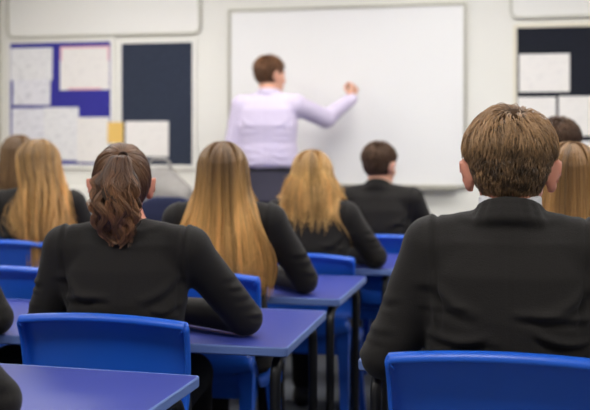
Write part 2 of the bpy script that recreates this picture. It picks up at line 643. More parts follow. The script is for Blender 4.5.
def long_hair(person, H, m, base, BF, z_end, n=2600, clumps=120, phi_max=2.3, flare=1.35, vol=0.014, wave=0.006, radius=0.0013, h=0.006, part=0.0, inward=0.0, back=0.0, skew=0.0, zjit=0.03, seed=1):
    """straight hair falling from a parting over the shoulders and back; BF: blazer field it lies on"""
    global RNG
    rng = np.random.default_rng(seed)
    F = cap_mesh(H, h, 0.010, zmin=-0.075)
    hair = obj('hair', F.mesh('hair'), base, person)
    cphi = (np.arange(clumps) + 0.5 + rng.uniform(-0.4, 0.4, clumps)) / clumps * 2 * phi_max - phi_max
    rng.shuffle(cphi)
    cl = rng.integers(0, clumps, n)
    dphi = rng.normal(0, 0.045, n)
    phi = cphi[cl] + dphi
    layer = rng.uniform(0, 1, n)
    clayer = rng.uniform(0, 1, clumps)
    layer = 0.5 * layer + 0.5 * clayer[cl]
    y0 = np.clip(0.02 + 0.05 * (np.abs(phi) / phi_max) ** 2 - 0.07 * (np.abs(phi) < 0.6) + rng.normal(0, 0.008, n), -0.06, 0.075)
    x0 = part + rng.normal(0, 0.004, n) + 0.003 * np.tanh(phi * 3)
    K1, K2 = 8, 11
    K = K1 + K2
    P = np.zeros((n, K, 3))
    top = np.stack([x0, y0, np.zeros(n)], 1)
    q = (top - SK_C) / SK_R
    top[:, 2] = SK_C[2] + SK_R[2] * np.sqrt(np.maximum(0, 1 - q[:, 0] ** 2 - q[:, 1] ** 2))
    end_th = math.radians(92)
    end = np.stack([np.sin(phi), -np.cos(phi), np.zeros(n)], 1)
    end[:, 0] *= math.sin(end_th); end[:, 1] *= math.sin(end_th); end[:, 2] = math.cos(end_th)
    v0 = (top - SK_C) / SK_R
    v0 /= np.linalg.norm(v0, axis=1, keepdims=True)
    off = 0.006 + vol * layer
    dotv = np.clip(np.sum(v0 * end, 1), -1, 1)
    om = np.arccos(dotv)
    so = np.sin(om) + 1e-6
    for k in range(K1):
        t = k / (K1 - 1)
        vv = v0 * (np.sin((1 - t) * om) / so)[:, None] + end * (np.sin(t * om) / so)[:, None]
        P[:, k] = SK_C + vv * (SK_R + (off * (0.45 + 0.75 * t))[:, None])
    W = H.PA(P[:, :K1].reshape(-1, 3)).reshape(n, K1, 3)
    out = np.zeros((n, K, 3))
    out[:, :K1] = W
    base_p = W[:, -1]
    cx, cy = H.c[0], H.c[1]
    ze = z_end + rng.normal(0, zjit, n) + 0.02 * (clayer[cl] - 0.5)
    cw = rng.uniform(0, 6.28, clumps)
    cf = rng.uniform(0.7, 1.4, clumps)
    cfl = rng.normal(1.0, 0.16, clumps)
    for k in range(K2):
        t = (k + 1) / K2
        z = base_p[:, 2] + (ze - base_p[:, 2]) * t
        fl = 1 + (flare - 1) * t ** 1.2 * cfl[cl] - inward * math.sin(t * math.pi) * 0.3
        x = cx + (base_p[:, 0] - cx) * fl + wave * np.sin(cw[cl] + t * 7 * cf[cl]) * t + skew * t
        y = cy + (base_p[:, 1] - cy) * (1 + (flare - 1) * 0.3 * t) - back * t + wave * np.cos(cw[cl] + t * 6 * cf[cl]) * t
        # strands converge a little into locks at the ends
        pull = 0.40 * t
        x = x - np.cos(phi) * dphi * 0.10 * pull
        y = y - np.sin(phi) * dphi * 0.10 * pull
        x = x + (rng.normal(0, 0.002, n)) * t
        out[:, K1 + k] = np.stack([x, y, z], 1)
    if BF is not None:
        for _ in range(2):
            lo = out[:, K1 - 1:]
            out[:, K1 - 1:] = push_out(lo, BF, 0.004 + 0.016 * layer)
            out = smooth_strands(out, 1, K1 - 1)
    tone = np.clip(rng.normal(0.5, 0.23, clumps)[cl] + rng.normal(0, 0.14, n), 0, 1)
    hair_curves('strands', out, tone, radius, m, hair, taper=0.3)
    return hair

def pony_hair(person, H, m, base, BF, length=0.255, n=3600, radius=0.0011, h=0.005, tie=(0.0, -0.088, 0.088)):
    rng = np.random.default_rng(5)
    F = cap_mesh(H, h, 0.006, zmin=-0.07)
    # body of the tail, so it is a dense lock and not a spray
    T = np.array(tie)
    hair = obj('hair', F.mesh('hair'), base, person)
    v = skull_dir(n * 3)
    A = SK_C + v * SK_R
    ok = face_tests(A)
    A, v = A[ok][:n], v[ok][:n]
    tv = (T - SK_C) / SK_R
    tv /= np.linalg.norm(tv)
    om = np.arccos(np.clip(v @ tv, -1, 1))
    so = np.sin(om) + 1e-6
    K = 9
    P = np.zeros((len(A), K, 3))
    cdir = skull_dir(160)
    near = np.argmax(v @ cdir.T, axis=1)
    ctone = rng.normal(0.5, 0.17, 160)
    lay = rng.uniform(0, 1, len(A)) * 0.5 + rng.uniform(0, 1, 160)[near] * 0.5
    for k in range(K):
        t = k / (K - 1) * 0.93
        vv = v * (np.sin((1 - t) * om) / so)[:, None] + tv * (np.sin(t * om) / so)[:, None]
        P[:, k] = SK_C + vv * (SK_R + (0.004 + 0.008 * lay * math.sin(t * 2.4))[:, None])
    tone = np.clip(ctone[near] + rng.normal(0, 0.12, len(A)), 0, 1)
    hair_curves('strands', H.PA(P.reshape(-1, 3)).reshape(P.shape), tone, radius, m, hair, taper=0.8)
    # hair band
    bm = bmesh.new()
    Tw = H.P(T + np.array((0, -0.012, -0.004)))
    ax = H.R @ np.array((0, -1, 0.25))
    rim = []
    u, w, _ = frame(np.cross(ax, (1, 0, 0)), np.array((1.0, 0, 0)))
    pts = [Tw + (u * math.cos(a) + w * math.sin(a)) * 0.012 for a in np.linspace(0, 2 * math.pi, 17)]
    add_tube(bm, pts, 0.004, 8)
    obj('hair_band', bm_mesh(bm), M['band'], hair, True)
    # the tail: inner layer kept dense
    n2 = 2600
    K = 16
    nc = 46
    cl = rng.integers(0, nc, n2)
    ca = rng.uniform(0, 2 * math.pi, nc)
    cr = np.sqrt(rng.uniform(0, 1, nc))
    jx, jy = rng.normal(0, 0.13, n2), rng.normal(0, 0.13, n2)
    ux0, uy0 = (cr * np.cos(ca))[cl], (cr * np.sin(ca))[cl]
    ph = rng.uniform(0, 6.28, nc)[cl]
    am = rng.uniform(0.3, 1.0, nc)[cl]
    L = length * (1 - 0.16 * rng.uniform(0, 1, nc)[cl] - 0.10 * rng.uniform(0, 1, n2))
    out = np.zeros((n2, K, 3))
    for k in range(K):
        t = k / (K - 1)
        ux, uy = ux0 + jx * (1 - 0.6 * t), uy0 + jy * (1 - 0.6 * t)
        wid = np.interp(t, [0, 0.1, 0.35, 0.7, 0.9, 1], [0.010, 0.030, 0.060, 0.064, 0.050, 0.030]) * H.s
        dep = wid * 0.55
        cy = -0.020 - 0.030 * math.sin(min(t * 3.2, math.pi)) - 0.012 * t
        cz = 0.012 * math.sin(min(1, t * 6) * math.pi) - t
        x = ux * wid + 0.017 * am * np.sin(ph + t * 19) * min(1, t * 1.6) - 0.003 * t
        y = cy + uy * dep + 0.008 * am * np.cos(ph + t * 13) * t
        z = np.where(True, 0.012 * math.sin(min(1, t * 6) * math.pi) - t * L, 0)
        out[:, k] = np.stack([x, y, z], 1) + H.P(T)
    if BF is not None:
        out[:, 3:] = push_out(out[:, 3:], BF, 0.004 + 0.012 * (0.5 - 0.5 * uy))
        out[:, 3:] = push_out(out[:, 3:], F, 0.006)
    tone = np.clip(rng.normal(0.5, 0.28, nc)[cl] + rng.normal(0, 0.14, n2), 0, 1)
    tail = hair_curves('ponytail', out, tone, radius * 1.25, M['hair_tail'], hair, taper=0.4)
    return hair

def lerp(a, b, t):
    return [x + (y - x) * t for x, y in zip(a, b)]

def wrinkles(amp, zs, seed=0):
    """gentle large ripples in the cloth"""
    rs = np.random.RandomState(seed)
    waves = [(rs.uniform(-6, 6), rs.uniform(-3, 3), rs.uniform(14, 40), rs.uniform(0, 6.28), rs.uniform(2, 6), rs.uniform(0, 6.28)) for i in range(7)]
    def f(V):
        x, y, z = V[:, 0], V[:, 1], V[:, 2]
        d = np.zeros(len(V))
        for (kx, ky, kz, p, mx, mp) in waves:
            q = np.sin(kx * x + ky * y + kz * z + p + 0.8 * np.sin(mx * x * 3 + mp))
            d += np.sign(q) * np.abs(q) ** 1.6 * (0.5 + 0.5 * np.sin(mx * x + mp + z * 4))
        low = np.interp(z, [zs - 0.45, zs - 0.22, zs - 0.05, zs + 0.1], [1.0, 0.75, 0.25, 0.0])
        return amp * 0.45 * d * low
    return f

def seg_fold(V, a, b, w, amp, sag=0.0):
    """one tapering crease lying between two points"""
    a, b = np.array(a, float), np.array(b, float)
    ab = b - a
    t = np.clip(((V - a) @ ab) / (ab @ ab), 0, 1)
    c = a + t[:, None] * ab
    c[:, 2] -= sag * np.sin(t * math.pi)
    q = V - c
    up = q[:, 2]
    r = np.linalg.norm(q, axis=1)
    ridge = np.exp(-(up / w) ** 2) - 0.85 * np.exp(-((up + 1.5 * w) / w) ** 2)
    return amp * ridge * np.sin(np.clip(t * 0.9 + 0.1, 0, 1) * math.pi) ** 0.7 * np.exp(-(np.maximum(r - 2.2 * w, 0) / (1.5 * w)) ** 2)

def cloth(zs, sw, sx, sy, els, wrs, amp, seed):
    """creases across the lower back, from the armpits and round the elbows, and sunk seams"""
    rs = np.random.RandomState(seed)
    folds = []
    for sd in (-1, 1):
        for i in range(6):
            z = zs - 0.13 - 0.045 * i + rs.uniform(-0.015, 0.015)
            x0 = sd * (0.155 + rs.uniform(-0.01, 0.015))
            x1 = sd * rs.uniform(-0.02, 0.09)
            folds.append(((x0, sy - 0.07, z), (x1, sy - 0.10, z + rs.uniform(-0.02, 0.035)), rs.uniform(0.006, 0.011), rs.uniform(0.4, 1.0), rs.uniform(-0.01, 0.02)))
        folds.append(((sd * 0.15, sy - 0.06, zs - 0.07), (sd * 0.05, sy - 0.10, zs - 0.13), 0.012, 0.8, 0.01))
        e, w = np.array(els[0 if sd < 0 else 1], float), np.array(wrs[0 if sd < 0 else 1], float)
        sh = np.array((sx + sd * sw, sy, zs))
        u = (w - e) / np.linalg.norm(w - e)
        for k in range(6):
            t = 0.40 + 0.10 * k + rs.uniform(-0.02, 0.02)
            c = sh + (e - sh) * t
            tilt = rs.uniform(-0.02, 0.02)
            folds.append((c - u * 0.05 + (sd * 0.05, 0, tilt), c + u * 0.05 + (-sd * 0.05, 0, -tilt), rs.uniform(0.006, 0.012), rs.uniform(0.05, 0.55), 0.0))
        for k in range(3):
            c = e + (w - e) * (0.12 + 0.13 * k)
            folds.append((c + (sd * 0.045, -0.03, 0.01), c + (-sd * 0.045, 0.03, 0.03), 0.008, 0.7, 0.0))
    base = wrinkles(amp * 0.5, zs, seed)
    def f(V):
        d = base(V)
        for a, b, w, k, sg in folds:
            d = d + seg_fold(V, a, b, w, amp * k, sg)
        # armhole seams and centre-back seam
        for sd in (-1, 1):
            xs = sx + sd * (sw - 0.012 - 0.10 * np.maximum(zs - 0.02 - V[:, 2], 0))
            q = (V[:, 0] - xs) * sd
            m = np.clip((V[:, 2] - (zs - 0.17)) / 0.03, 0, 1)
            d = d + m * (-0.0050 * np.exp(-(q / 0.0050) ** 2) + 0.0035 * np.exp(-((q - 0.011) / 0.007) ** 2))
        q = V[:, 0] - sx
        d = d - 0.0012 * np.exp(-(q / 0.004) ** 2) * (V[:, 1] < sy) * (V[:, 2] < zs + 0.05)
        return d
    return f

def add_eye(body, H, sd):
    c = np.array((sd * 0.031, 0.0795, 0.012))
    bm = bmesh.new()
    bmesh.ops.create_uvsphere(bm, u_segments=14, v_segments=10, radius=0.0112 * H.s, matrix=Matrix.Translation(H.P(c)))
    e = obj('eye', bm_mesh(bm), M['eye'], body, True)
    bm = bmesh.new()
    bmesh.ops.create_uvsphere(bm, u_segments=12, v_segments=8, radius=0.0068 * H.s, matrix=Matrix.Translation(H.P(c + (0, 0.0054, 0))))
    obj('iris', bm_mesh(bm), M['iris'], e, True)

def seated(spec):
    """one seated pupil. local frame: origin on the floor under the hips, facing +Y"""
    g = spec.get
    s = g('scale', 1.0)
    h = g('h', 0.008)
    zs = spec['zs']                    # shoulder joint height
    sw = g('sw', 0.16)                 # half distance between shoulder joints
    sy = g('sy', 0.05)
    sx = g('sx', 0.0)
    H = Head(spec['head'], g('hs', 1.0), g('pitch', -0.1), g('yaw', 0.0), g('roll', 0.0))
    elL, elR = spec['elL'], spec['elR']
    wrL, wrR = spec['wrL'], spec['wrR']
    bw = g('bw', 1.0)
    nb = (sx, sy + 0.01, zs + 0.07)    # neck base
    def build(F, grow, covered):
        """torso and arms"""
        a = 1.0
        F.add(loft([(0.47, 0, 0.035, 0.172 * bw + grow, 0.100 + grow), (0.58, 0, 0.03, 0.165 * bw + grow, 0.098 + grow),
                    (0.72, sx * 0.4, 0.012 + sy * 0.3, 0.142 * bw + grow, 0.092 + grow), (zs - 0.14, sx * 0.8, sy * 0.8, 0.158 * bw + grow, 0.102 + grow),
                    (zs - 0.05, sx, sy, 0.158 * bw + grow, 0.095 + grow), (zs + 0.02, sx, sy, 0.130 * bw + grow, 0.074 + grow),
                    (zs + 0.055, sx, sy + 0.005, 0.075 + grow, 0.056 + grow)]), 0.0)
        for sd, el, wr in ((-1, elL, wrL), (1, elR, wrR)):
            sh = (sx + sd * sw, sy + spec.get('shy', 0.0), zs)
            F.add(rc((sx + sd * 0.035, sy, zs + 0.045), (sh[0] - sd * 0.002, sh[1], zs + 0.014), 0.036 + grow, 0.040 + grow), 0.035)
            F.add(rc(sh, el, 0.050 + grow + g('aw', 0), 0.041 + grow + g('aw', 0)), 0.030)
            F.add(rc(el, wr, 0.038 + grow, 0.027 + grow), 0.012)
    # body: one continuous skin surface
    lo = np.minimum(np.array((-0.34, -0.2, 0.0)), np.minimum(np.array(elL), np.array(elR)) - 0.1)
    hi = np.maximum(np.array((0.34, 0.62, H.c[2] + 0.17)), np.maximum(np.array(wrL), np.array(wrR)) + 0.24)
    hi = np.maximum(hi, np.maximum(np.array(elL), np.array(elR)) + 0.09)
    hi[1] = max(hi[1], 0.64)
    lo[2] = -0.02
    F = Field(lo, hi, g('hb', 0.008))
    build(F, -0.004, True)
    F.add(rc(nb, H.P((0, -0.022, -0.045)), 0.052 * bw, 0.050 * H.s), 0.03)
    add_head(F, H)
    for sd, wr, el in ((-1, wrL, elL), (1, wrR, elR)):
        fw = np.array(wr) - np.array(el)
        fw = fw / np.linalg.norm(fw)
        fw = np.array((fw[0] * 0.7, fw[1] + 0.25, -0.08))
        hand(F, wr, fw, (0, 0, -1), sd, g('curl', 0.22), 0.95)
        hip = (sd * 0.085, 0.02, 0.545)
        knee = (sd * 0.11, 0.43, 0.545)
        ank = (sd * 0.115, 0.47, 0.09)
        F.add(rc(hip, knee, 0.072, 0.052), 0.03)
        F.add(rc(knee, lerp(knee, ank, 0.35), 0.050, 0.050), 0.02)
        F.add(rc(lerp(knee, ank, 0.35), ank, 0.050, 0.034), 0.02)
        F.add(rc((ank[0], ank[1] - 0.02, 0.045), (ank[0] + sd * 0.015, ank[1] + 0.12, 0.032), 0.034, 0.026), 0.02)
    body = obj('person', F.mesh('person'), g('skin', M['skin']))
    body.location = spec['loc']
    body.rotation_euler = (0, 0, g('rz', 0.0))
    # blazer
    lo2, hi2 = lo.copy(), hi.copy()
    lo2[2] = 0.42
    hi2[2] = H.c[2] + 0.05
    B = Field(lo2, hi2, h)
    build(B, 0.010, False)
    # hem drape at the hips and sleeve cuffs
    for sd, el, wr in ((-1, elL, wrL), (1, elR, wrR)):
        sh = np.array((sx + sd * sw, sy, zs))
        # folds bunch at the elbow
        e = np.array(el)
        for j, t in enumerate((0.62, 0.78, 0.92)):
            p = sh + (e - sh) * t
            u = np.array(wr) - e
            u = u / np.linalg.norm(u)
            q = p + u * 0.030
            B.add(ell(q, (0.034, 0.034, 0.012)), 0.016)
    # collar: a fold of cloth standing round the neck
    nd = np.array(H.P((0, -0.022, -0.045))) - np.array(nb)
    nd = nd / np.linalg.norm(nd)
    cb = np.array(nb) + nd * g('col', 0.008)
    for k in range(14):
        a0 = math.pi * (1.0 - 1.36 * (k / 13 - 0.5)) + 0.0
        a1 = math.pi * (1.0 - 1.36 * ((k + 1) / 13 - 0.5))
        def cp(a, r, dz):
            return cb + np.array((math.sin(a) * r, math.cos(a) * r * 0.98, dz - 0.030 * (1 + math.cos(a))))
        if k < 13:
            for r_, dz_, th_, kk in ((0.060, 0.006, 0.0085, 0.004), (0.065, -0.010, 0.0100, 0.008), (0.072, -0.028, 0.0085, 0.016)):
                B.add(rc(cp(a0, r_ * bw, dz_), cp(a1, r_ * bw, dz_), th_), kk)
    B.add(rc((sx, sy - 0.006, zs + 0.03), cb - np.array((0, 0.004, 0.03)), 0.066 * bw, 0.056 * bw), 0.02)
    B.sub(rc(cb + np.array((0, 0.0, 0.002)), cb + nd * 0.05 + np.array((0, 0.01, 0.0)), 0.050 * bw, 0.056 * bw), 0.004)
    if g('seams', False):
        # centre-back seam and armhole seams sink into the cloth
        pass
    bl = obj('blazer', B.mesh('blazer', cloth(zs, sw, sx, sy, (elL, elR), (wrL, wrR), g('wr', 0.009), g('seed', 1))), M['blazer'], body)
    # shirt collar
    C = Field(np.array(nb) - 0.14, np.array(nb) + 0.14, 0.005)
    for k in range(20):
        a0, a1 = 2 * math.pi * k / 20, 2 * math.pi * (k + 1) / 20
        p0 = cb + np.array((math.sin(a0) * 0.055 * bw, math.cos(a0) * 0.055, -0.010 - 0.010 * math.cos(a0) + g('shirt_up', 0.0) * math.sin(a0) ** 2))
        p1 = cb + np.array((math.sin(a1) * 0.055 * bw, math.cos(a1) * 0.055, -0.010 - 0.010 * math.cos(a1) + g('shirt_up', 0.0) * math.sin(a1) ** 2))
        C.add(rc(p0, p1, 0.0068), 0.004)
        C.add(rc(p0 - (0, 0, 0.014), p1 - (0, 0, 0.014), 0.0075), 0.004)
    obj('shirt_collar', C.mesh('shirt_collar'), M['shirt_white'], body)
    # trousers
    T = Field((-0.26, -0.17, 0.05), (0.26, 0.60, 0.66), 0.010)
    T.add(loft([(0.455, 0, 0.035, 0.165 * bw, 0.104), (0.55, 0, 0.03, 0.172 * bw, 0.102), (0.63, 0, 0.02, 0.150 * bw, 0.092)]))
    for sd in (-1, 1):
        hip = (sd * 0.085, 0.02, 0.545)
        knee = (sd * 0.11, 0.43, 0.545)
        ank = (sd * 0.115, 0.47, 0.12)
        T.add(rc(hip, knee, 0.082, 0.063), 0.03)
        T.add(rc(knee, ank, 0.062, 0.052), 0.015)
    obj('trousers', T.mesh('trousers'), M['cloth_dark'], body)
    for sd in (-1, 1):
        S = Field((sd * 0.13 - 0.10, 0.36, -0.01), (sd * 0.13 + 0.10, 0.68, 0.16), 0.008)
        S.add(rc((sd * 0.115, 0.445, 0.050), (sd * 0.118, 0.47, 0.10), 0.044, 0.040), 0.0)
        S.add(rc((sd * 0.116, 0.45, 0.042), (sd * 0.132, 0.60, 0.036), 0.040, 0.034), 0.02)
        S.sub((lambda X, Y, Z: Z + 0 * X + 0 * Y - 0.006, np.array((-1, 0, -0.1)), np.array((1, 1, 0.006))))
        obj('shoe', S.mesh('shoe'), M['shoe'], body)
    for sd in (-1, 1):
        add_eye(body, H, sd)
    return body, H, B

def person_tag(o, label, group='school pupils seated at the tables'):
    tag(o, label, 'person', group)

# hair materials
M['hair_pony'] = hair_mat('dark_brown_hair', rgb(74, 46, 26), rgb(104, 70, 42), 0.4, 0.5)
M['hair_tail'] = hair_mat('brown_ponytail_hair', rgb(88, 58, 38), rgb(128, 90, 60), 0.42, 0.75)
M['hair_pony_b'] = mat('dark_brown_scalp', rgb(50, 31, 18), 0.9, 0.05, noise=0.3, nscale=60)
M['hair_boy'] = hair_mat('light_brown_short_hair', rgb(94, 70, 48), rgb(144, 112, 78), 0.40, 0.8)
M['hair_boy_b'] = mat('light_brown_scalp', rgb(64, 46, 31), 0.9, 0.05, noise=0.3, nscale=80)
M['hair_ombre'] = hair_mat('brown_to_blonde_hair', rgb(108, 80, 50), rgb(222, 172, 100), 0.42, 0.5)
M['hair_ombre_b'] = mat('brown_scalp', rgb(78, 54, 30), 0.9, 0.05, noise=0.3, nscale=60)
M['hair_gold'] = hair_mat('golden_blonde_hair', rgb(152, 116, 68), rgb(208, 166, 102), 0.42, 0.5)
M['hair_gold_b'] = mat('golden_scalp', rgb(112, 78, 38), 0.9, 0.05, noise=0.3, nscale=60)
M['hair_left'] = hair_mat('dark_blonde_hair', rgb(134, 102, 60), rgb(200, 154, 92), 0.42, 0.62)
M['hair_dark'] = hair_mat('dark_brown_short_hair', rgb(58, 40, 26), rgb(86, 60, 40), 0.42, 0.4)
M['hair_dark_b'] = mat('dark_brown_short_scalp', rgb(44, 30, 20), 0.9, 0.05, noise=0.3, nscale=80)
M['hair_teach'] = hair_mat('brown_cropped_hair', rgb(92, 62, 40), rgb(122, 84, 56), 0.42, 0.4)
M['hair_teach_b'] = mat('brown_cropped_scalp', rgb(72, 48, 32), 0.9, 0.05, noise=0.3, nscale=80)
M['hair_brown'] = hair_mat('mid_brown_long_hair', rgb(96, 72, 48), rgb(128, 98, 64), 0.45, 0.4)
M['hair_right'] = hair_mat('light_brown_long_hair', rgb(134, 98, 56), rgb(186, 142, 84), 0.42, 0.5)

# ================================================================== SETTING
FRONT = 6.60
def structure(o):
    o['kind'] = 'structure'
    return o

structure(box('floor', (-3.9, -1.2, -0.06), (3.2, FRONT + 0.12, 0.0), M['floor']))
structure(box('wall_front', (-3.9, FRONT, 0.0), (3.2, FRONT + 0.12, 2.75), M['wall']))
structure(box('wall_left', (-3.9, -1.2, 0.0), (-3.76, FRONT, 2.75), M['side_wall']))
structure(box('ceiling', (-3.9, -1.2, 2.75), (3.2, FRONT + 0.12, 2.85), M['ceiling']))
structure(box('baseboard_front', (-3.76, FRONT - 0.02, 0.0), (3.2, FRONT, 0.11), M['trim'], bev=0.004))

def rounded_rect(x0, x1, z0, z1, r, n=6):
    pts = []
    for cx, cz, a0 in ((x1 - r, z1 - r, 0), (x0 + r, z1 - r, 90), (x0 + r, z0 + r, 180), (x1 - r, z0 + r, 270)):
        for k in range(n + 1):
            a = math.radians(a0 + 90 * k / n)
            pts.append((cx + r * math.cos(a), cz + r * math.sin(a)))
    return pts

def plate(name, x0, x1, z0, z1, y, th, r, m, parent=None):
    bm = bmesh.new()
    pts = rounded_rect(x0, x1, z0, z1, r)
    f = [bm.verts.new((x, y - th, z)) for x, z in pts]
    b = [bm.verts.new((x, y, z)) for x, z in pts]
    bm.faces.new(f)
    bm.faces.new(b[::-1])
    n = len(pts)
    for i in range(n):
        bm.faces.new((f[(i + 1) % n], f[i], b[i], b[(i + 1) % n]))
    bmesh.ops.recalc_face_normals(bm, faces=bm.faces[:])
    return obj(name, bm_mesh(bm), m, parent)

def rim(name, x0, x1, z0, z1, y, th, w, r, m, parent=None):
    """picture-frame ring with mitred / rounded corners"""
    bm = bmesh.new()
    A = rounded_rect(x0, x1, z0, z1, r)
    Bq = rounded_rect(x0 + w, x1 - w, z0 + w, z1 - w, max(r - w, 0.002))
    loops = []
    for pts, yy in ((A, y), (A, y - th), (Bq, y - th), (Bq, y)):
        loops.append([bm.verts.new((x, yy, z)) for x, z in pts])
    n = len(A)
    for l in range(4):
        a, b = loops[l], loops[(l + 1) % 4]
        for i in range(n):
            bm.faces.new((a[i], a[(i + 1) % n], b[(i + 1) % n], b[i]))
    bmesh.ops.recalc_face_normals(bm, faces=bm.faces[:])
    return obj(name, bm_mesh(bm), m, parent)

# upper wall panels with grey rounded rims
def upper_panel(x0, x1, z0, z1, label):
    t = empty('wall_panel', ((x0 + x1) / 2, FRONT, z0))
    cx = (x0 + x1) / 2
    p = plate('panel_face', x0 - cx + 0.012, x1 - cx - 0.012, 0.012, z1 - z0 - 0.012, 0, 0.022, 0.05, M['panel'], t)
    rim('panel_rim', x0 - cx, x1 - cx, 0, z1 - z0, 0, 0.030, 0.016, 0.055, M['trim'], t)
    tag(t, label, 'wall panel', 'rounded white panels high on the front wall')
upper_panel(-3.70, -2.225, 2.02, 2.62, 'wide white rounded panel with grey rim above the blue and slate boards')
upper_panel(-0.135, 1.30, 2.065, 2.62, 'white rounded panel with grey rim above the charcoal noticeboard')

# whiteboard
wb = empty('whiteboard', (-1.2175, FRONT, 0.975))
plate('board_surface', -0.795, 0.795, 0.01, 1.195, 0, 0.018, 0.004, M['board'], wb)
rim('frame', -0.807, 0.807, 0.0, 1.207, 0, 0.028, 0.017, 0.006, M['alu'], wb)
bm = bmesh.new()
add_box(bm, (-0.55, -0.085, -0.012), (0.74, -0.028, 0.0), 0.003)
add_box(bm, (-0.55, -0.085, 0.0), (0.74, -0.080, 0.012), 0.002)
obj('pen_tray', bm_mesh(bm), M['alu'], wb)
tag(wb, 'large white dry-wipe board with thin grey frame on the front wall', 'whiteboard')

def noticeboard(x0, x1, z0, z1, felt, fw, fm, label):
    cx = (x0 + x1) / 2
    t = empty('noticeboard', (cx, FRONT, z0))
    plate('felt_panel', x0 - cx, x1 - cx, 0, z1 - z0, 0, 0.014, 0.003, felt, t)
    rim('frame', x0 - cx - fw, x1 - cx + fw, -fw, z1 - z0 + fw, 0, 0.022, fw, 0.006, fm, t)
    tag(t, label, 'noticeboard', 'noticeboards on the front wall')
noticeboard(-3.68, -2.895, 1.112, 1.985, M['felt_blue'], 0.028, M['frame'], 'blue noticeboard in white frame covered with sheets beside the left corner')
noticeboard(-2.812, -2.287, 1.112, 1.965, M['felt_slate'], 0.028, M['frame'], 'slate grey noticeboard in white frame with one white sheet')
noticeboard(-0.09, 1.10, 1.111, 2.007, M['felt_dark'], 0.022, M['cream_frame'], 'charcoal noticeboard in cream frame to the right of the whiteboard')

def paper(x0, x1, z0, z1, m, label, lift=0.0, rot_=0.0, border=None, name='paper_sheet'):
    cx, cz = (x0 + x1) / 2, (z0 + z1) / 2
    bm = bmesh.new()
    N = 6
    w, hh = (x1 - x0) / 2, (z1 - z0) / 2
    g0, g1 = {}, {}
    for i in range(N + 1):
        for j in range(N + 1):
            u, v = i / N * 2 - 1, j / N * 2 - 1
            curl = 0.004 * (abs(u) ** 3) * (0.5 - 0.5 * v)
            g0[i, j] = bm.verts.new((u * w, -0.0016 - curl, v * hh))
            g1[i, j] = bm.verts.new((u * w, -curl, v * hh))
    for i in range(N):
        for j in range(N):
            bm.faces.new((g0[i, j], g0[i + 1, j], g0[i + 1, j + 1], g0[i, j + 1]))
            bm.faces.new((g1[i, j + 1], g1[i + 1, j + 1], g1[i + 1, j], g1[i, j]))
    for i in range(N):
        bm.faces.new((g0[i + 1, 0], g0[i, 0], g1[i, 0], g1[i + 1, 0]))
        bm.faces.new((g0[i, N], g0[i + 1, N], g1[i + 1, N], g1[i, N]))
        bm.faces.new((g0[0, i], g0[0, i + 1], g1[0, i + 1], g1[0, i]))
        bm.faces.new((g0[N, i + 1], g0[N, i], g1[N, i], g1[N, i + 1]))
    o = obj(name, bm_mesh(bm), m)
    o.location = (cx, FRONT - 0.0145 - lift, cz)
    o.rotation_euler = (0, rot_, 0)
    if border is not None:
        rim('border', -w, w, -hh, hh, -0.0016, 0.0012, 0.014, 0.003, border, o)
    tag(o, label, 'paper', 'sheets pinned to the noticeboards')
    return o
paper(-3.675, -3.345, 1.716, 1.950, M['paper'], 'printed white sheet at the top left corner of the blue noticeboard')
paper(-3.655, -3.36, 1.537, 1.722, M['paper_b'], 'white sheet pinned just under the top left sheet of blue noticeboard', 0.003, 0.01)
paper(-3.285, -2.905, 1.642, 1.955, M['paper_plain'], 'large white sheet with pink border at top of blue noticeboard', 0.0, 0.0, M['paper_pink'], 'bordered_sheet')
paper(-3.665, -3.40, 1.125, 1.515, M['paper_b'], 'tall white sheet low at the left edge of the blue noticeboard', 0.0)
paper(-3.410, -3.14, 1.140, 1.520, M['paper'], 'tall white sheet in the lower middle of the blue noticeboard', 0.003)
paper(-3.150, -2.905, 1.128, 1.448, M['paper_plain'], 'white sheet at the lower right corner of the blue noticeboard', 0.006)
paper(-2.915, -2.797, 1.265, 1.412, M['yellow'], 'small yellow card bridging the blue and slate noticeboards', 0.0078, 0.0, None, 'yellow_card')
paper(-2.785, -2.462, 1.170, 1.418, M['paper_plain'], 'single white sheet on the slate grey noticeboard')
paper(-0.077, 0.237, 1.595, 1.838, M['paper_plain'], 'white sheet alone at the top of the charcoal noticeboard')
paper(-0.084, 0.152, 1.300, 1.562, M['paper_plain'], 'white sheet below the top one at left edge of charcoal noticeboard')
paper(0.168, 0.470, 1.313, 1.566, M['paper_plain'], 'wide white sheet right of the thin gap on charcoal noticeboard')
paper(0.29, 0.56, 1.125, 1.281, M['paper'], 'low white sheet at the bottom of the charcoal noticeboard')

# dado trunking along the wall under the boards
tk = structure(box('trim_1', (-3.76, FRONT - 0.05, 0.84), (-2.15, FRONT, 0.955), M['frame'], bev=0.006))

# ceiling lights
for i, (x, y) in enumerate([(-2.6, 1.2), (-2.6, 3.6), (-2.6, 5.25), (-0.5, 1.2), (-0.5, 3.6), (-0.5, 5.25), (1.7, 1.2), (1.7, 3.6), (1.7, 5.25)]):
    t = empty('ceiling_light', (x, y, 2.75))
    box('frame', (-0.62, -0.32, -0.02), (0.62, 0.32, 0.0), M['lamp_rim'], t)
    box('diffuser', (-0.59, -0.29, -0.026), (0.59, 0.29, -0.018), M['lamp'], t)
    tag(t, 'flat rectangular ceiling light panel glowing white overhead', 'ceiling light', 'ceiling light panels')

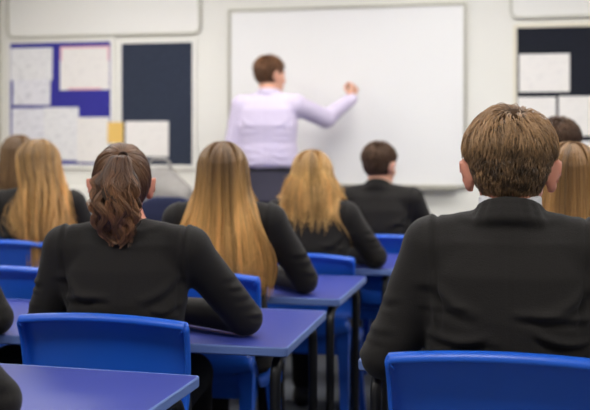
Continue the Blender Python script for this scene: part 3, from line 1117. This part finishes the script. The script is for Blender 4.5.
# ================================================================== FURNITURE
def shell(fn, nu, nv, th):
    """thin solid sheet from a parametric surface fn(u,v) -> Vector, u,v in 0..1"""
    P = [[Vector(fn(i / nu, j / nv)) for j in range(nv + 1)] for i in range(nu + 1)]
    bm = bmesh.new()
    a, b = {}, {}
    for i in range(nu + 1):
        for j in range(nv + 1):
            du = P[min(i + 1, nu)][j] - P[max(i - 1, 0)][j]
            dv = P[i][min(j + 1, nv)] - P[i][max(j - 1, 0)]
            n = du.cross(dv)
            if n.length < 1e-9:
                n = Vector((0, -1, 0))
            n.normalize()
            a[i, j] = bm.verts.new(P[i][j] + n * th / 2)
            b[i, j] = bm.verts.new(P[i][j] - n * th / 2)
    for i in range(nu):
        for j in range(nv):
            bm.faces.new((a[i, j], a[i + 1, j], a[i + 1, j + 1], a[i, j + 1]))
            bm.faces.new((b[i, j + 1], b[i + 1, j + 1], b[i + 1, j], b[i, j]))
    for i in range(nu):
        bm.faces.new((a[i + 1, 0], a[i, 0], b[i, 0], b[i + 1, 0]))
        bm.faces.new((a[i, nv], a[i + 1, nv], b[i + 1, nv], b[i, nv]))
    for j in range(nv):
        bm.faces.new((a[0, j], a[0, j + 1], b[0, j + 1], b[0, j]))
        bm.faces.new((a[nu, j + 1], a[nu, j], b[nu, j], b[nu, j + 1]))
    bmesh.ops.recalc_face_normals(bm, faces=bm.faces[:])
    return bm_mesh(bm)

def catmull(pts, n):
    pts = [Vector(p) for p in pts]
    out = []
    m = len(pts) - 1
    for k in range(n + 1):
        t = k / n * m
        i = min(int(t), m - 1)
        f = t - i
        p0, p1, p2, p3 = pts[max(i - 1, 0)], pts[i], pts[i + 1], pts[min(i + 2, m)]
        out.append(0.5 * ((2 * p1) + (p2 - p0) * f + (2 * p0 - 5 * p1 + 4 * p2 - p3) * f * f + (3 * p1 - p0 - 3 * p2 + p3) * f ** 3))
    return out

def leg_mesh(top, bot, wt, wb, dirx, diry):
    """tapered U-channel plastic leg, open towards the inside rear"""
    top, bot = Vector(top), Vector(bot)
    bm = bmesh.new()
    prof = [(-1, -1), (1, -1), (1, 1), (0.72, 1), (0.72, -0.45), (-0.72, -0.45), (-0.72, 1), (-1, 1)]
    rings = []
    for k in range(6):
        t = k / 5
        c = top.lerp(bot, t) + Vector((0, -0.010 * diry * math.sin(t * math.pi), 0))
        w = wt + (wb - wt) * t ** 0.6
        rings.append([bm.verts.new(c + Vector((px * w, py * w * 0.8 * -diry, 0))) for px, py in prof])
    n = len(prof)
    for a, b in zip(rings[:-1], rings[1:]):
        for i in range(n):
            bm.faces.new((a[i], a[(i + 1) % n], b[(i + 1) % n], b[i]))
    bm.faces.new(rings[0][::-1])
    bm.faces.new(rings[-1])
    bmesh.ops.recalc_face_normals(bm, faces=bm.faces[:])
    return bm_mesh(bm)

def make_chair():
    t = empty('school_chair', (0, 0, 0))
    # backrest: dished panel whose top and side borders roll back into a lip
    side = catmull([(0, 0.010, 0.560), (0, 0.034, 0.600), (0, 0.040, 0.680), (0, 0.028, 0.760), (0, 0.014, 0.812)], 12)
    W0, W1 = 0.236, 0.247
    def back(u, v):
        # border profile: 0..e lip, then panel
        e = 0.13
        lip = 0.0
        uu = u * 2 - 1
        if v > 1 - e:
            lv = (v - (1 - e)) / e
        else:
            lv = 0.0
        au = abs(uu)
        lu = max(0.0, (au - 0.86) / 0.14)
        vv = min(1.0, v / (1 - e))
        k = vv * 12
        i = min(int(k), 11)
        p = side[i].lerp(side[i + 1], k - i)
        w = W0 + (W1 - W0) * vv
        inner = min(au / 0.86, 1.0)
        sgn = 1 if uu >= 0 else -1
        x = sgn * (inner * (w - 0.010))
        y = p.y - 0.018 * (1 - inner ** 2) + 0.010
        z = p.z + 0.016 * (1 - inner ** 2) * vv ** 2
        # side lip rolls outwards and backwards
        a = lu * math.pi * 0.92
        x += sgn * 0.012 * math.sin(a) * (1 - 0.6 * lv) - sgn * 0.010 * lu * lv
        ya = 0.013 * (1 - math.cos(a))
        b = lv * math.pi * 0.95
        z -= 0.012 * lu * lu * max(vv - 0.75, 0) * 4
        z += 0.016 * math.sin(b) * (1 - 0.45 * lu * lu) - 0.005 * (lv ** 3)
        y -= max(ya, 0.015 * (1 - math.cos(b)))
        return (x, y, z)
    obj('backrest', shell(back, 56, 44, 0.004), M['chair'], t, True)
    # seat with rolled rim; its rear edge swells out under the backrest
    prof = catmull([(0, -0.016, 0.500), (0, -0.012, 0.535), (0, 0.022, 0.560), (0, 0.062, 0.520), (0, 0.110, 0.458), (0, 0.220, 0.440), (0, 0.340, 0.444), (0, 0.412, 0.446), (0, 0.446, 0.428), (0, 0.452, 0.392)], 30)
    def seat(u, v):
        k = v * 30
        i = min(int(k), 29)
        p = prof[i].lerp(prof[i + 1], k - i)
        uu = u * 2 - 1
        au = abs(uu)
        sgn = 1 if uu >= 0 else -1
        lu = max(0.0, (au - 0.86) / 0.14)
        inner = min(au / 0.86, 1.0)
        w = 0.228 - 0.016 * v
        drop = lu * lu * 0.040 * (1 if v > 0.12 else v / 0.12)
        dish = -0.010 * (1 - inner ** 2) if v > 0.3 else 0
        bow = -0.022 * (1 - inner ** 2) * max(0, 1 - v / 0.2)
        return (sgn * (inner * (w - 0.012) + lu * 0.014), p.y + bow * 0.6, p.z - drop + dish + bow)
    obj('seat', shell(seat, 26, 34, 0.005), M['chair'], t, True)
    # rear apron below the swell, with the hand slot's lip
    def apron(u, v):
        uu = u * 2 - 1
        w = 0.214
        return (uu * w, 0.020 - 0.012 * (1 - uu * uu) + 0.012 * math.sin(v * math.pi), 0.395 + 0.085 * v + 0.0 * uu)
    obj('apron', shell(apron, 16, 8, 0.005), M['chair'], t, True)
    def slot(u, v):
        uu = u * 2 - 1
        return (uu * 0.05 - 0.10, 0.002 - 0.018 * math.sin(v * math.pi), 0.455 + 0.012 * v)
    obj('slot_lip', shell(slot, 8, 6, 0.004), M['chair'], t, True)
    for sx in (-1, 1):
        obj('leg', leg_mesh((sx * 0.192, 0.040, 0.50), (sx * 0.222, -0.085, 0.0), 0.028, 0.016, sx, -1), M['chair'], t)
        obj('leg', leg_mesh((sx * 0.182, 0.415, 0.43), (sx * 0.212, 0.455, 0.0), 0.028, 0.016, sx, 1), M['chair'], t)
    return t

def kids(o):
    return [c for c in bpy.data.objects if c.parent == o]

def copy_tree(o):
    c = o.copy()
    COL.objects.link(c)
    for ch in kids(o):
        d = copy_tree(ch)
        d.parent = c
    return c

chair0 = make_chair()
CHAIRS = []
def chair(x, y, label, rz=0.0, s=1.0):
    o = chair0 if not CHAIRS else copy_tree(chair0)
    o.location = (x, y, 0)
    o.rotation_euler = (0, 0, rz)
    o.scale = (s, s, s)
    CHAIRS.append(o)
    return tag(o, label, 'chair', 'blue plastic school chairs')

def make_table():
    t = empty('school_table', (0, 0, 0))
    W, Dp = 1.30, 0.61
    bm = bmesh.new()
    add_box(bm, (-W / 2 + 0.004, 0.004, 0.695), (W / 2 - 0.004, Dp - 0.004, 0.7205), 0.001, 1)
    top = obj('tabletop', bm_mesh(bm), M['table'], t)
    # moulded edge strip round the top
    bm = bmesh.new()
    A = [(-W / 2, 0), (W / 2, 0), (W / 2, Dp), (-W / 2, Dp)]
    def ring(inset, z, r):
        out = []
        x0, x1, y0, y1 = -W / 2 + inset, W / 2 - inset, inset, Dp - inset
        for cx, cy, a0 in ((x1 - r, y1 - r, 0), (x0 + r, y1 - r, 90), (x0 + r, y0 + r, 180), (x1 - r, y0 + r, 270)):
            for k in range(4):
                a = math.radians(a0 + 30 * k)
                out.append(bm.verts.new((cx + r * math.cos(a), cy + r * math.sin(a), z)))
        return out
    L = [ring(0.006, 0.7203, 0.008), ring(0.002, 0.7212, 0.010), ring(0.0, 0.7175, 0.012), ring(0.0, 0.698, 0.012), ring(0.003, 0.6945, 0.010), ring(0.006, 0.6945, 0.008)]
    n = len(L[0])
    for a, b in zip(L, L[1:] + L[:1]):
        for i in range(n):
            bm.faces.new((a[i], a[(i + 1) % n], b[(i + 1) % n], b[i]))
    bmesh.ops.recalc_face_normals(bm, faces=bm.faces[:])
    obj('edge_strip', bm_mesh(bm), M['edge'], t)
    for sx in (-1, 1):
        x = sx * (W / 2 - 0.042)
        for y0, ym in ((0.035, Dp / 2), (Dp - 0.035, Dp / 2)):
            bm = bmesh.new()
            add_tube(bm, bend([(x, y0, 0.012), (x, y0, 0.678), (x, ym, 0.678)], 0.07, 6), 0.0155, 12)
            o = obj('leg', bm_mesh(bm), M['steel'], t, True)
            bm = bmesh.new()
            add_tube(bm, [(x, y0, 0.0), (x, y0, 0.028)], 0.0185, 12)
            obj('foot_cap', bm_mesh(bm), M['steel'], o)
    for y in (Dp - 0.05,):
        box('rail', (-W / 2 + 0.05, y - 0.010, 0.655), (W / 2 - 0.05, y + 0.010, 0.693), M['steel'], t)
    return t

table0 = make_table()
TABLES = []
def table(xr, y, label, rz=0.0):
    o = table0 if not TABLES else copy_tree(table0)
    o.location = (xr - 0.65, y, 0)
    o.rotation_euler = (0, 0, rz)
    TABLES.append(o)
    return tag(o, label, 'table', 'violet-blue school tables')

table(-0.795, 1.720, 'nearest violet-blue table behind the ponytailed girl\'s chair', math.radians(-1.0))
table(-0.655, 2.665, 'violet-blue table where the ponytailed girl rests her right elbow', math.radians(1.0))
table(-0.67, 3.530, 'violet-blue table in front of the girl with waist-length hair')
table(-0.59, 4.370, 'violet-blue table in front of the golden-haired girl by the aisle')
table(-0.55, 5.190, 'furthest violet-blue table in front of the dark-haired boy below the whiteboard')
table(0.86, 2.57, 'violet-blue table hidden in front of the brown-haired boy on the right')
table(0.86, 3.48, 'violet-blue table in front of the long-haired girl at the right edge')
table(-1.95, 4.37, 'violet-blue table in front of the dark blonde girl at the left edge')
table(-2.34, 5.17, 'violet-blue table in front of the half-hidden pupil near the left corner')
table(0.86, 4.40, 'violet-blue table in front of the boy behind the right-edge girl')

chair(-1.118, 2.470, 'blue plastic chair under the ponytailed girl, behind the nearest table', 0.0, 0.988)
chair(-0.040, 2.060, 'large blue plastic chair under the brown-haired boy on the right', 0.0, 1.03)
chair(-1.160, 3.330, 'blue plastic chair under the girl with waist-length hair', 0.0, 0.99)
chair(-0.965, 4.160, 'blue plastic chair under the girl with golden hair to her shoulders', 0.0, 0.96)
chair(-0.690, 5.000, 'blue plastic chair under the dark-haired boy below the whiteboard', 0.0, 0.965)
chair(-1.880, 3.330, 'empty blue plastic chair at the left edge, nearer of the two there', 0.0, 0.985)
chair(-2.290, 4.060, 'blue plastic chair under the dark blonde girl at the left edge')
chair(-2.720, 4.870, 'blue plastic chair under the half-hidden pupil near the left corner')
chair(-1.840, 2.474, 'blue plastic chair under the pupil whose elbow shows at the left edge')
chair(-1.270, 1.400, 'blue plastic chair under the pupil at the nearest table')
chair(0.110, 3.210, 'blue plastic chair under the long-haired girl at the right edge')
chair(0.140, 4.120, 'blue plastic chair under the boy behind the right-edge girl')

# ================================================================== PEOPLE
ARM = dict(elL=(-0.245, 0.10, 0.775), elR=(0.255, 0.12, 0.775), wrL=(-0.10, 0.33, 0.765), wrR=(0.09, 0.33, 0.765))

def pupil(**kw):
    d = dict(ARM)
    d.update(kw)
    return seated(d)

# 1 ponytailed girl
b, H, BF = pupil(loc=(-1.105, 2.604, 0), rz=0.14, zs=0.985, sw=0.180, sy=0.030, head=(-0.022, 0.055, 1.156), hs=0.985, pitch=-0.10, yaw=0.30, h=0.006, hb=0.007,
                 elL=(-0.250, 0.060, 0.765), elR=(0.315, 0.165, 0.775), wrL=(-0.13, 0.27, 0.765), wrR=(0.07, 0.33, 0.768), skin=M['skin_pink'], wr=0.011, seed=3)
pony_hair(b, H, M['hair_pony'], M['hair_pony_b'], BF)
person_tag(b, 'girl with brown hair in a ponytail, black blazer, leaning on the table')

# 2 boy at right foreground
b, H, BF = pupil(loc=(-0.045, 2.205, 0), zs=1.060, sw=0.168, sy=0.0, col=0.033, shirt_up=0.016, aw=0.002, head=(0.0, 0.035, 1.216), hs=1.09, pitch=-0.20, h=0.006, hb=0.007, bw=1.10,
                 elL=(-0.268, 0.0, 0.815), elR=(0.268, 0.0, 0.815), wrL=(-0.18, 0.25, 0.775), wrR=(0.17, 0.25, 0.775), skin=M['skin_pink'], wr=0.010, seed=8)
short_hair(b, H, M['hair_boy'], M['hair_boy_b'], n=9000, length=0.042, radius=0.0010, thick=1.15)
person_tag(b, 'boy with short light brown hair and flushed ears, black blazer, on the largest blue chair')

# 3 girl with long hair
b, H, BF = pupil(loc=(-1.085, 3.455, 0), rz=0.12, zs=0.995, sw=0.170, sy=0.035, head=(-0.01, 0.055, 1.160), hs=0.98, pitch=-0.08, yaw=0.15,
                 elL=(-0.25, 0.10, 0.775), elR=(0.285, 0.13, 0.775), wrR=(0.12, 0.36, 0.765), seed=4)
long_hair(b, H, M['hair_ombre'], M['hair_ombre_b'], BF, 0.80, n=3600, clumps=130, flare=1.45, seed=21)
person_tag(b, 'girl with straight brown hair fading to blonde down to her waist')

# 4 girl with golden hair
b, H, BF = pupil(loc=(-0.945, 4.285, 0), rz=0.05, zs=0.955, sw=0.158, sy=0.035, head=(0.0, 0.06, 1.122), hs=0.97, pitch=-0.1,
                 elR=(0.275, 0.10, 0.775), seed=5)
long_hair(b, H, M['hair_gold'], M['hair_gold_b'], BF, 0.985, n=2800, clumps=100, flare=1.5, seed=33, zjit=0.04, wave=0.010)
person_tag(b, 'girl with golden blonde hair to her shoulders beside the aisle')

# 5 dark-haired boy under the whiteboard
b, H, BF = pupil(loc=(-0.770, 5.125, 0), col=0.030, zs=0.980, sw=0.175, sy=0.02, head=(0.0, 0.05, 1.147), hs=0.98, pitch=-0.12, yaw=-0.35, seed=6)
short_hair(b, H, M['hair_dark'], M['hair_dark_b'], n=4500, length=0.034, radius=0.0013)
person_tag(b, 'boy with short dark brown hair sitting below the whiteboard')

# 6 dark blonde girl at left
b, H, BF = pupil(loc=(-2.225, 4.215, 0), rz=0.22, zs=0.990, sw=0.165, sy=0.035, head=(0.0, 0.05, 1.163), hs=1.0, pitch=-0.08, yaw=0.12, seed=7)
long_hair(b, H, M['hair_left'], M['hair_gold_b'], BF, 0.80, n=4200, clumps=90, flare=0.88, vol=0.020, wave=0.026, skew=0.095, back=0.10, seed=44, zjit=0.05)
person_tag(b, 'girl with long dark blonde hair at the left edge')

# 7 half-hidden pupil beyond her
b, H, BF = pupil(loc=(-2.770, 5.005, 0), zs=1.01, sw=0.155, sy=0.035, head=(0.0, 0.05, 1.188), hs=1.0, pitch=-0.08, yaw=0.2, seed=9)
long_hair(b, H, M['hair_brown'], M['hair_ombre_b'], BF, 1.02, n=2200, clumps=80, flare=1.1, seed=55)
person_tag(b, 'brown-haired girl half hidden behind the dark blonde girl at left')

# 8 girl at right edge
b, H, BF = pupil(loc=(0.125, 3.345, 0), zs=0.985, sw=0.155, sy=0.035, head=(0.0, 0.05, 1.158), hs=1.0, pitch=-0.08, seed=10)
long_hair(b, H, M['hair_right'], M['hair_ombre_b'], BF, 0.84, n=2800, clumps=100, flare=1.35, seed=66)
person_tag(b, 'girl with long light brown hair at the right edge behind the nearest boy')

# 9 boy behind her
b, H, BF = pupil(loc=(0.125, 4.250, 0), zs=1.075, sw=0.17, sy=0.02, head=(-0.01, 0.05, 1.250), hs=1.0, pitch=-0.05, yaw=-0.4, seed=12)
short_hair(b, H, M['hair_dark'], M['hair_dark_b'], n=3500, length=0.034, radius=0.0013)
person_tag(b, 'boy with dark brown hair beyond the long-haired girl at the right edge')

# 10, 11 pupils whose sleeves show at the left edge
b, H, BF = pupil(loc=(-1.80, 2.604, 0), zs=0.985, sw=0.158, sy=0.03, head=(0.0, 0.05, 1.162), hs=1.0, elR=(0.262, 0.06, 0.772), wrR=(0.02, 0.33, 0.765), seed=13)
short_hair(b, H, M['hair_dark'], M['hair_dark_b'], n=2500, radius=0.0015)
person_tag(b, 'pupil in black blazer, only an elbow showing on the table at the left edge')
b, H, BF = pupil(loc=(-1.27, 1.53, 0), zs=1.0, sw=0.16, sy=0.05, head=(0.0, 0.10, 1.18), hs=1.0, elR=(0.268, 0.205, 0.795), wrR=(0.0, 0.36, 0.765), elL=(-0.275, 0.205, 0.80), wrL=(-0.13, 0.42, 0.765), seed=14)
short_hair(b, H, M['hair_dark'], M['hair_dark_b'], n=2500, radius=0.0015)
person_tag(b, 'pupil in black blazer, only a sleeve showing over the nearest table')

# teacher
def teacher():
    loc = (-1.612, 6.085, 0)
    H = Head((0.0, 0.050, 1.690), 1.02, -0.04, -0.68, 0.0)
    zs = 1.500
    shL, shR = (-0.178, 0.0, zs), (0.182, 0.02, zs + 0.005)
    elR, wrR = (0.330, 0.200, 1.425), (0.480, 0.290, 1.552)
    elL, wrL = (-0.235, 0.0, 1.20), (-0.200, 0.16, 1.01)
    nb = (0, 0.02, zs + 0.088)
    def torso(F, g):
        F.add(loft([(1.00, 0, 0.02, 0.160 + g, 0.108 + g), (1.12, 0, 0.02, 0.155 + g, 0.105 + g), (1.25, 0, 0.01, 0.165 + g, 0.112 + g), (1.38, 0, 0.0, 0.178 + g, 0.115 + g),
                    (1.48, 0, 0.0, 0.165 + g, 0.098 + g), (1.535, 0, 0.0, 0.120 + g, 0.070 + g), (1.56, 0, 0.005, 0.072 + g, 0.055 + g)]))
        for sd, sh, el, wr in ((-1, shL, elL, wrL), (1, shR, elR, wrR)):
            F.add(rc((sd * 0.04, 0.0, zs + 0.045), (sh[0] - sd * 0.01, sh[1], zs + 0.014), 0.036 + g, 0.042 + g), 0.035)
            F.add(rc(sh, el, 0.053 + g, 0.050 + g), 0.035)
            F.add(rc(el, wr, 0.048 + g, 0.030 + g), 0.015)
    F = Field((-0.36, -0.22, -0.02), (0.62, 0.50, 1.86), 0.007)
    torso(F, -0.004)
    F.add(rc(nb, H.P((0, -0.022, -0.045)), 0.054, 0.052), 0.03)
    add_head(F, H)
    fist = np.array((0.10, 0.35, 0.93))
    hand(F, wrR, fist, (-0.75, 0.35, -0.1), 1, 1.25, 1.0)
    hand(F, wrL, (0.25, 0.5, -0.8), (0.8, 0.3, 0.2), -1, 0.4, 1.0)
    for sd in (-1, 1):
        F.add(rc((sd * 0.09, 0.02, 0.98), (sd * 0.10, 0.035, 0.53), 0.088, 0.056), 0.03)
        F.add(rc((sd * 0.10, 0.035, 0.53), (sd * 0.105, 0.02, 0.34), 0.055, 0.055), 0.02)
        F.add(rc((sd * 0.105, 0.02, 0.34), (sd * 0.11, 0.02, 0.09), 0.052, 0.036), 0.02)
        F.add(rc((sd * 0.11, 0.0, 0.045), (sd * 0.125, 0.15, 0.032), 0.036, 0.027), 0.02)
    body = obj('person', F.mesh('person'), M['skin'])
    body.location = loc
    S = Field((-0.36, -0.22, 1.0), (0.56, 0.36, 1.62), 0.007)
    torso(S, 0.010)
    # blousing above the belt
    S.add(loft([(1.11, 0, 0.015, 0.160, 0.110), (1.14, 0, 0.015, 0.180, 0.132), (1.19, 0, 0.012, 0.178, 0.128), (1.24, 0, 0.01, 0.168, 0.116)]), 0.03)
    S.sub((lambda X, Y, Z: Z + 0 * X + 0 * Y - 1.112, np.array((-1, -1, 0.9)), np.array((1, 1, 1.112))))
    for k in range(20):
        a0, a1 = 2 * math.pi * k / 20, 2 * math.pi * (k + 1) / 20
        p = [np.array(nb) + np.array((math.sin(a) * 0.066, math.cos(a) * 0.064, 0.004 - 0.012 * math.cos(a))) for a in (a0, a1)]
        S.add(rc(p[0], p[1], 0.010), 0.006)
        S.add(rc(p[0] - (0, 0, 0.02), p[1] - (0, 0, 0.02), 0.012), 0.010)
    obj('shirt', S.mesh('shirt', cloth(1.50, 0.18, 0, 0, (elL, elR), (wrL, wrR), 0.006, 2)), M['lilac'], body)
    T = Field((-0.24, -0.18, 0.06), (0.24, 0.22, 1.16), 0.010)
    T.add(loft([(0.90, 0, 0.015, 0.178, 0.128), (1.00, 0, 0.02, 0.172, 0.122), (1.13, 0, 0.02, 0.166, 0.117)]))
    for sd in (-1, 1):
        T.add(rc((sd * 0.09, 0.02, 0.96), (sd * 0.10, 0.035, 0.53), 0.098, 0.076), 0.03)
        T.add(rc((sd * 0.10, 0.035, 0.53), (sd * 0.11, 0.02, 0.12), 0.076, 0.062), 0.02)
    obj('trousers', T.mesh('trousers'), M['slacks'], body)
    Bt = Field((-0.22, -0.16, 1.06), (0.22, 0.19, 1.17), 0.007)
    Bt.add(loft([(1.093, 0, 0.02, 0.172, 0.123), (1.128, 0, 0.02, 0.170, 0.121)]))
    obj('belt', Bt.mesh('belt'), M['belt'], body)
    for sd in (-1, 1):
        Sh = Field((sd * 0.12 - 0.10, -0.10, -0.01), (sd * 0.12 + 0.10, 0.26, 0.16), 0.008)
        Sh.add(rc((sd * 0.11, -0.02, 0.050), (sd * 0.11, 0.01, 0.10), 0.046, 0.042))
        Sh.add(rc((sd * 0.11, -0.015, 0.042), (sd * 0.127, 0.165, 0.036), 0.042, 0.034), 0.02)
        Sh.sub((lambda X, Y, Z: Z + 0 * X + 0 * Y - 0.006, np.array((-1, -1, -0.1)), np.array((1, 1, 0.006))))
        obj('shoe', Sh.mesh('shoe'), M['shoe'], body)
    for sd in (-1, 1):
        add_eye(body, H, sd)
    short_hair(body, H, M['hair_teach'], M['hair_teach_b'], n=4000, length=0.026, radius=0.0014, thick=0.8)
    tag(body, 'man in lilac shirt and charcoal trousers writing on the whiteboard', 'person')
    # marker pen in the fist, tip on the board
    f, d, lat = frame(fist, (-0.75, 0.35, -0.1))
    grip = np.array(wrR) + f * 0.085 + d * 0.030 + np.array(loc)
    tip = np.array((grip[0] + 0.012, FRONT - 0.019, grip[2] + 0.012))
    dirv = (tip - grip) / np.linalg.norm(tip - grip)
    bm = bmesh.new()
    tail = grip - dirv * 0.04
    add_tube(bm, [tail, tail + dirv * 0.004, tip - dirv * 0.03], [0.006, 0.0075, 0.0075], 12)
    pen = obj('marker_pen', bm_mesh(bm), M['pen'], None, True)
    bm = bmesh.new()
    add_tube(bm, [tip - dirv * 0.03, tip - dirv * 0.008, tip], [0.006, 0.004, 0.0015], 10)
    obj('nib', bm_mesh(bm), M['belt'], pen, True)
    tag(pen, 'dark marker pen held in the teaching man\'s raised fist', 'pen')
teacher()

# front desk with grey bag, navy chair back
dk = empty('front_desk', (-2.62, 6.20, 0))
box('desktop', (-0.60, -0.30, 0.735), (0.60, 0.30, 0.76), M['desk'], dk, 0.004)
for sx in (-1, 1):
    for sy in (-1, 1):
        bm = bmesh.new()
        add_tube(bm, [(sx * 0.55, sy * 0.25, 0), (sx * 0.55, sy * 0.25, 0.735)], 0.018, 10)
        obj('leg', bm_mesh(bm), M['steel'], dk, True)
box('modesty_panel', (-0.53, 0.20, 0.35), (0.53, 0.215, 0.735), M['desk'], dk, 0.002)
tag(dk, 'pale teacher\'s desk at the front wall below the slate noticeboard', 'desk')

bagF = Field((-0.24, -0.15, -0.01), (0.24, 0.15, 0.36), 0.010)
bagF.add(loft([(0.0, 0, 0, 0.17, 0.08), (0.06, 0, 0, 0.185, 0.09), (0.18, -0.02, 0, 0.15, 0.075), (0.26, -0.05, 0, 0.10, 0.05), (0.29, -0.06, 0, 0.05, 0.03)]))
bagF.add(rc((-0.09, -0.03, 0.20), (0.10, -0.05, 0.13), 0.05, 0.06), 0.04)
bag = obj('bag', bagF.mesh('bag', wrinkles(0.008, 0.5, 5)), M['bag'])
bag.location = (-2.31, 6.18, 0.76)
bag.scale = (1.1, 1.1, 1.22)
bm = bmesh.new()
add_tube(bm, bend([(-0.12, 0, 0.24), (-0.12, -0.03, 0.33), (0.02, -0.03, 0.33), (0.02, 0, 0.22)], 0.05, 5), 0.008, 8)
obj('handle', bm_mesh(bm), M['bag'], bag, True)
tag(bag, 'slumped grey cloth bag on the desk at the front wall', 'bag')

oc = empty('office_chair', (-2.085, 5.56, 0), 0.0)
oF = Field((-0.26, -0.08, 0.58), (0.26, 0.10, 1.02), 0.010)
oF.add(loft([(0.62, 0, 0.0, 0.17, 0.03), (0.72, 0, 0.0, 0.20, 0.032), (0.86, 0, 0.0, 0.20, 0.030), (0.925, 0, 0.0, 0.16, 0.026), (0.955, 0, 0.0, 0.09, 0.018)]))
obj('backrest', oF.mesh('backrest'), M['navy'], oc)
bm = bmesh.new()
add_box(bm, (-0.23, 0.03, 0.44), (0.23, 0.45, 0.51), 0.03, 3)
obj('seat', bm_mesh(bm), M['navy'], oc)
bm = bmesh.new()
add_tube(bm, bend([(0, 0.02, 0.70), (0, -0.045, 0.66), (0, -0.02, 0.43), (0, 0.22, 0.42)], 0.06, 5), 0.014, 8)
obj('back_stem', bm_mesh(bm), M['steel'], oc, True)
bm = bmesh.new()
add_tube(bm, [(0, 0.24, 0.09), (0, 0.24, 0.44)], 0.024, 12)
obj('column', bm_mesh(bm), M['steel'], oc, True)
for k in range(5):
    a = 2 * math.pi * k / 5 + 0.3
    bm = bmesh.new()
    add_tube(bm, [(0, 0.24, 0.10), (0.25 * math.cos(a), 0.24 + 0.25 * math.sin(a), 0.065)], [0.022, 0.014], 8)
    add_tube(bm, [(0.25 * math.cos(a) - 0.012, 0.24 + 0.25 * math.sin(a), 0.026), (0.25 * math.cos(a) + 0.012, 0.24 + 0.25 * math.sin(a), 0.026)], 0.026, 10)
    obj('leg', bm_mesh(bm), M['steel'], oc, True)
tag(oc, 'navy upholstered office chair beside the pale front desk', 'chair')

# ================================================================== LIGHT, CAMERA
w = bpy.data.worlds.new('daylight')
SC.world = w
w.use_nodes = True
bg = w.node_tree.nodes['Background']
bg.inputs['Color'].default_value = (1.0, 0.97, 0.93, 1)
bg.inputs['Strength'].default_value = 0.24

cam = bpy.data.cameras.new('camera')
co = bpy.data.objects.new('camera', cam)
COL.objects.link(co)
co.location = (0, 0, 1.30)
co.rotation_euler = (math.radians(90), 0, math.radians(13.3))
cam.sensor_width = 36.0
cam.lens = 1000 / 590 * 36
cam.shift_y = -67 / 590
cam.clip_start = 0.05
cam.dof.use_dof = True
cam.dof.focus_distance = 2.35
cam.dof.aperture_fstop = (cam.lens / 1000) / 0.019
SC.camera = co

vs = SC.view_settings
vs.view_transform = 'Standard'
vs.look = 'None'
vs.gamma = 1.0
vs.use_curve_mapping = False
vs.exposure = 0.26
SC.cycles.use_denoising = True
SC.cycles.max_bounces = 6
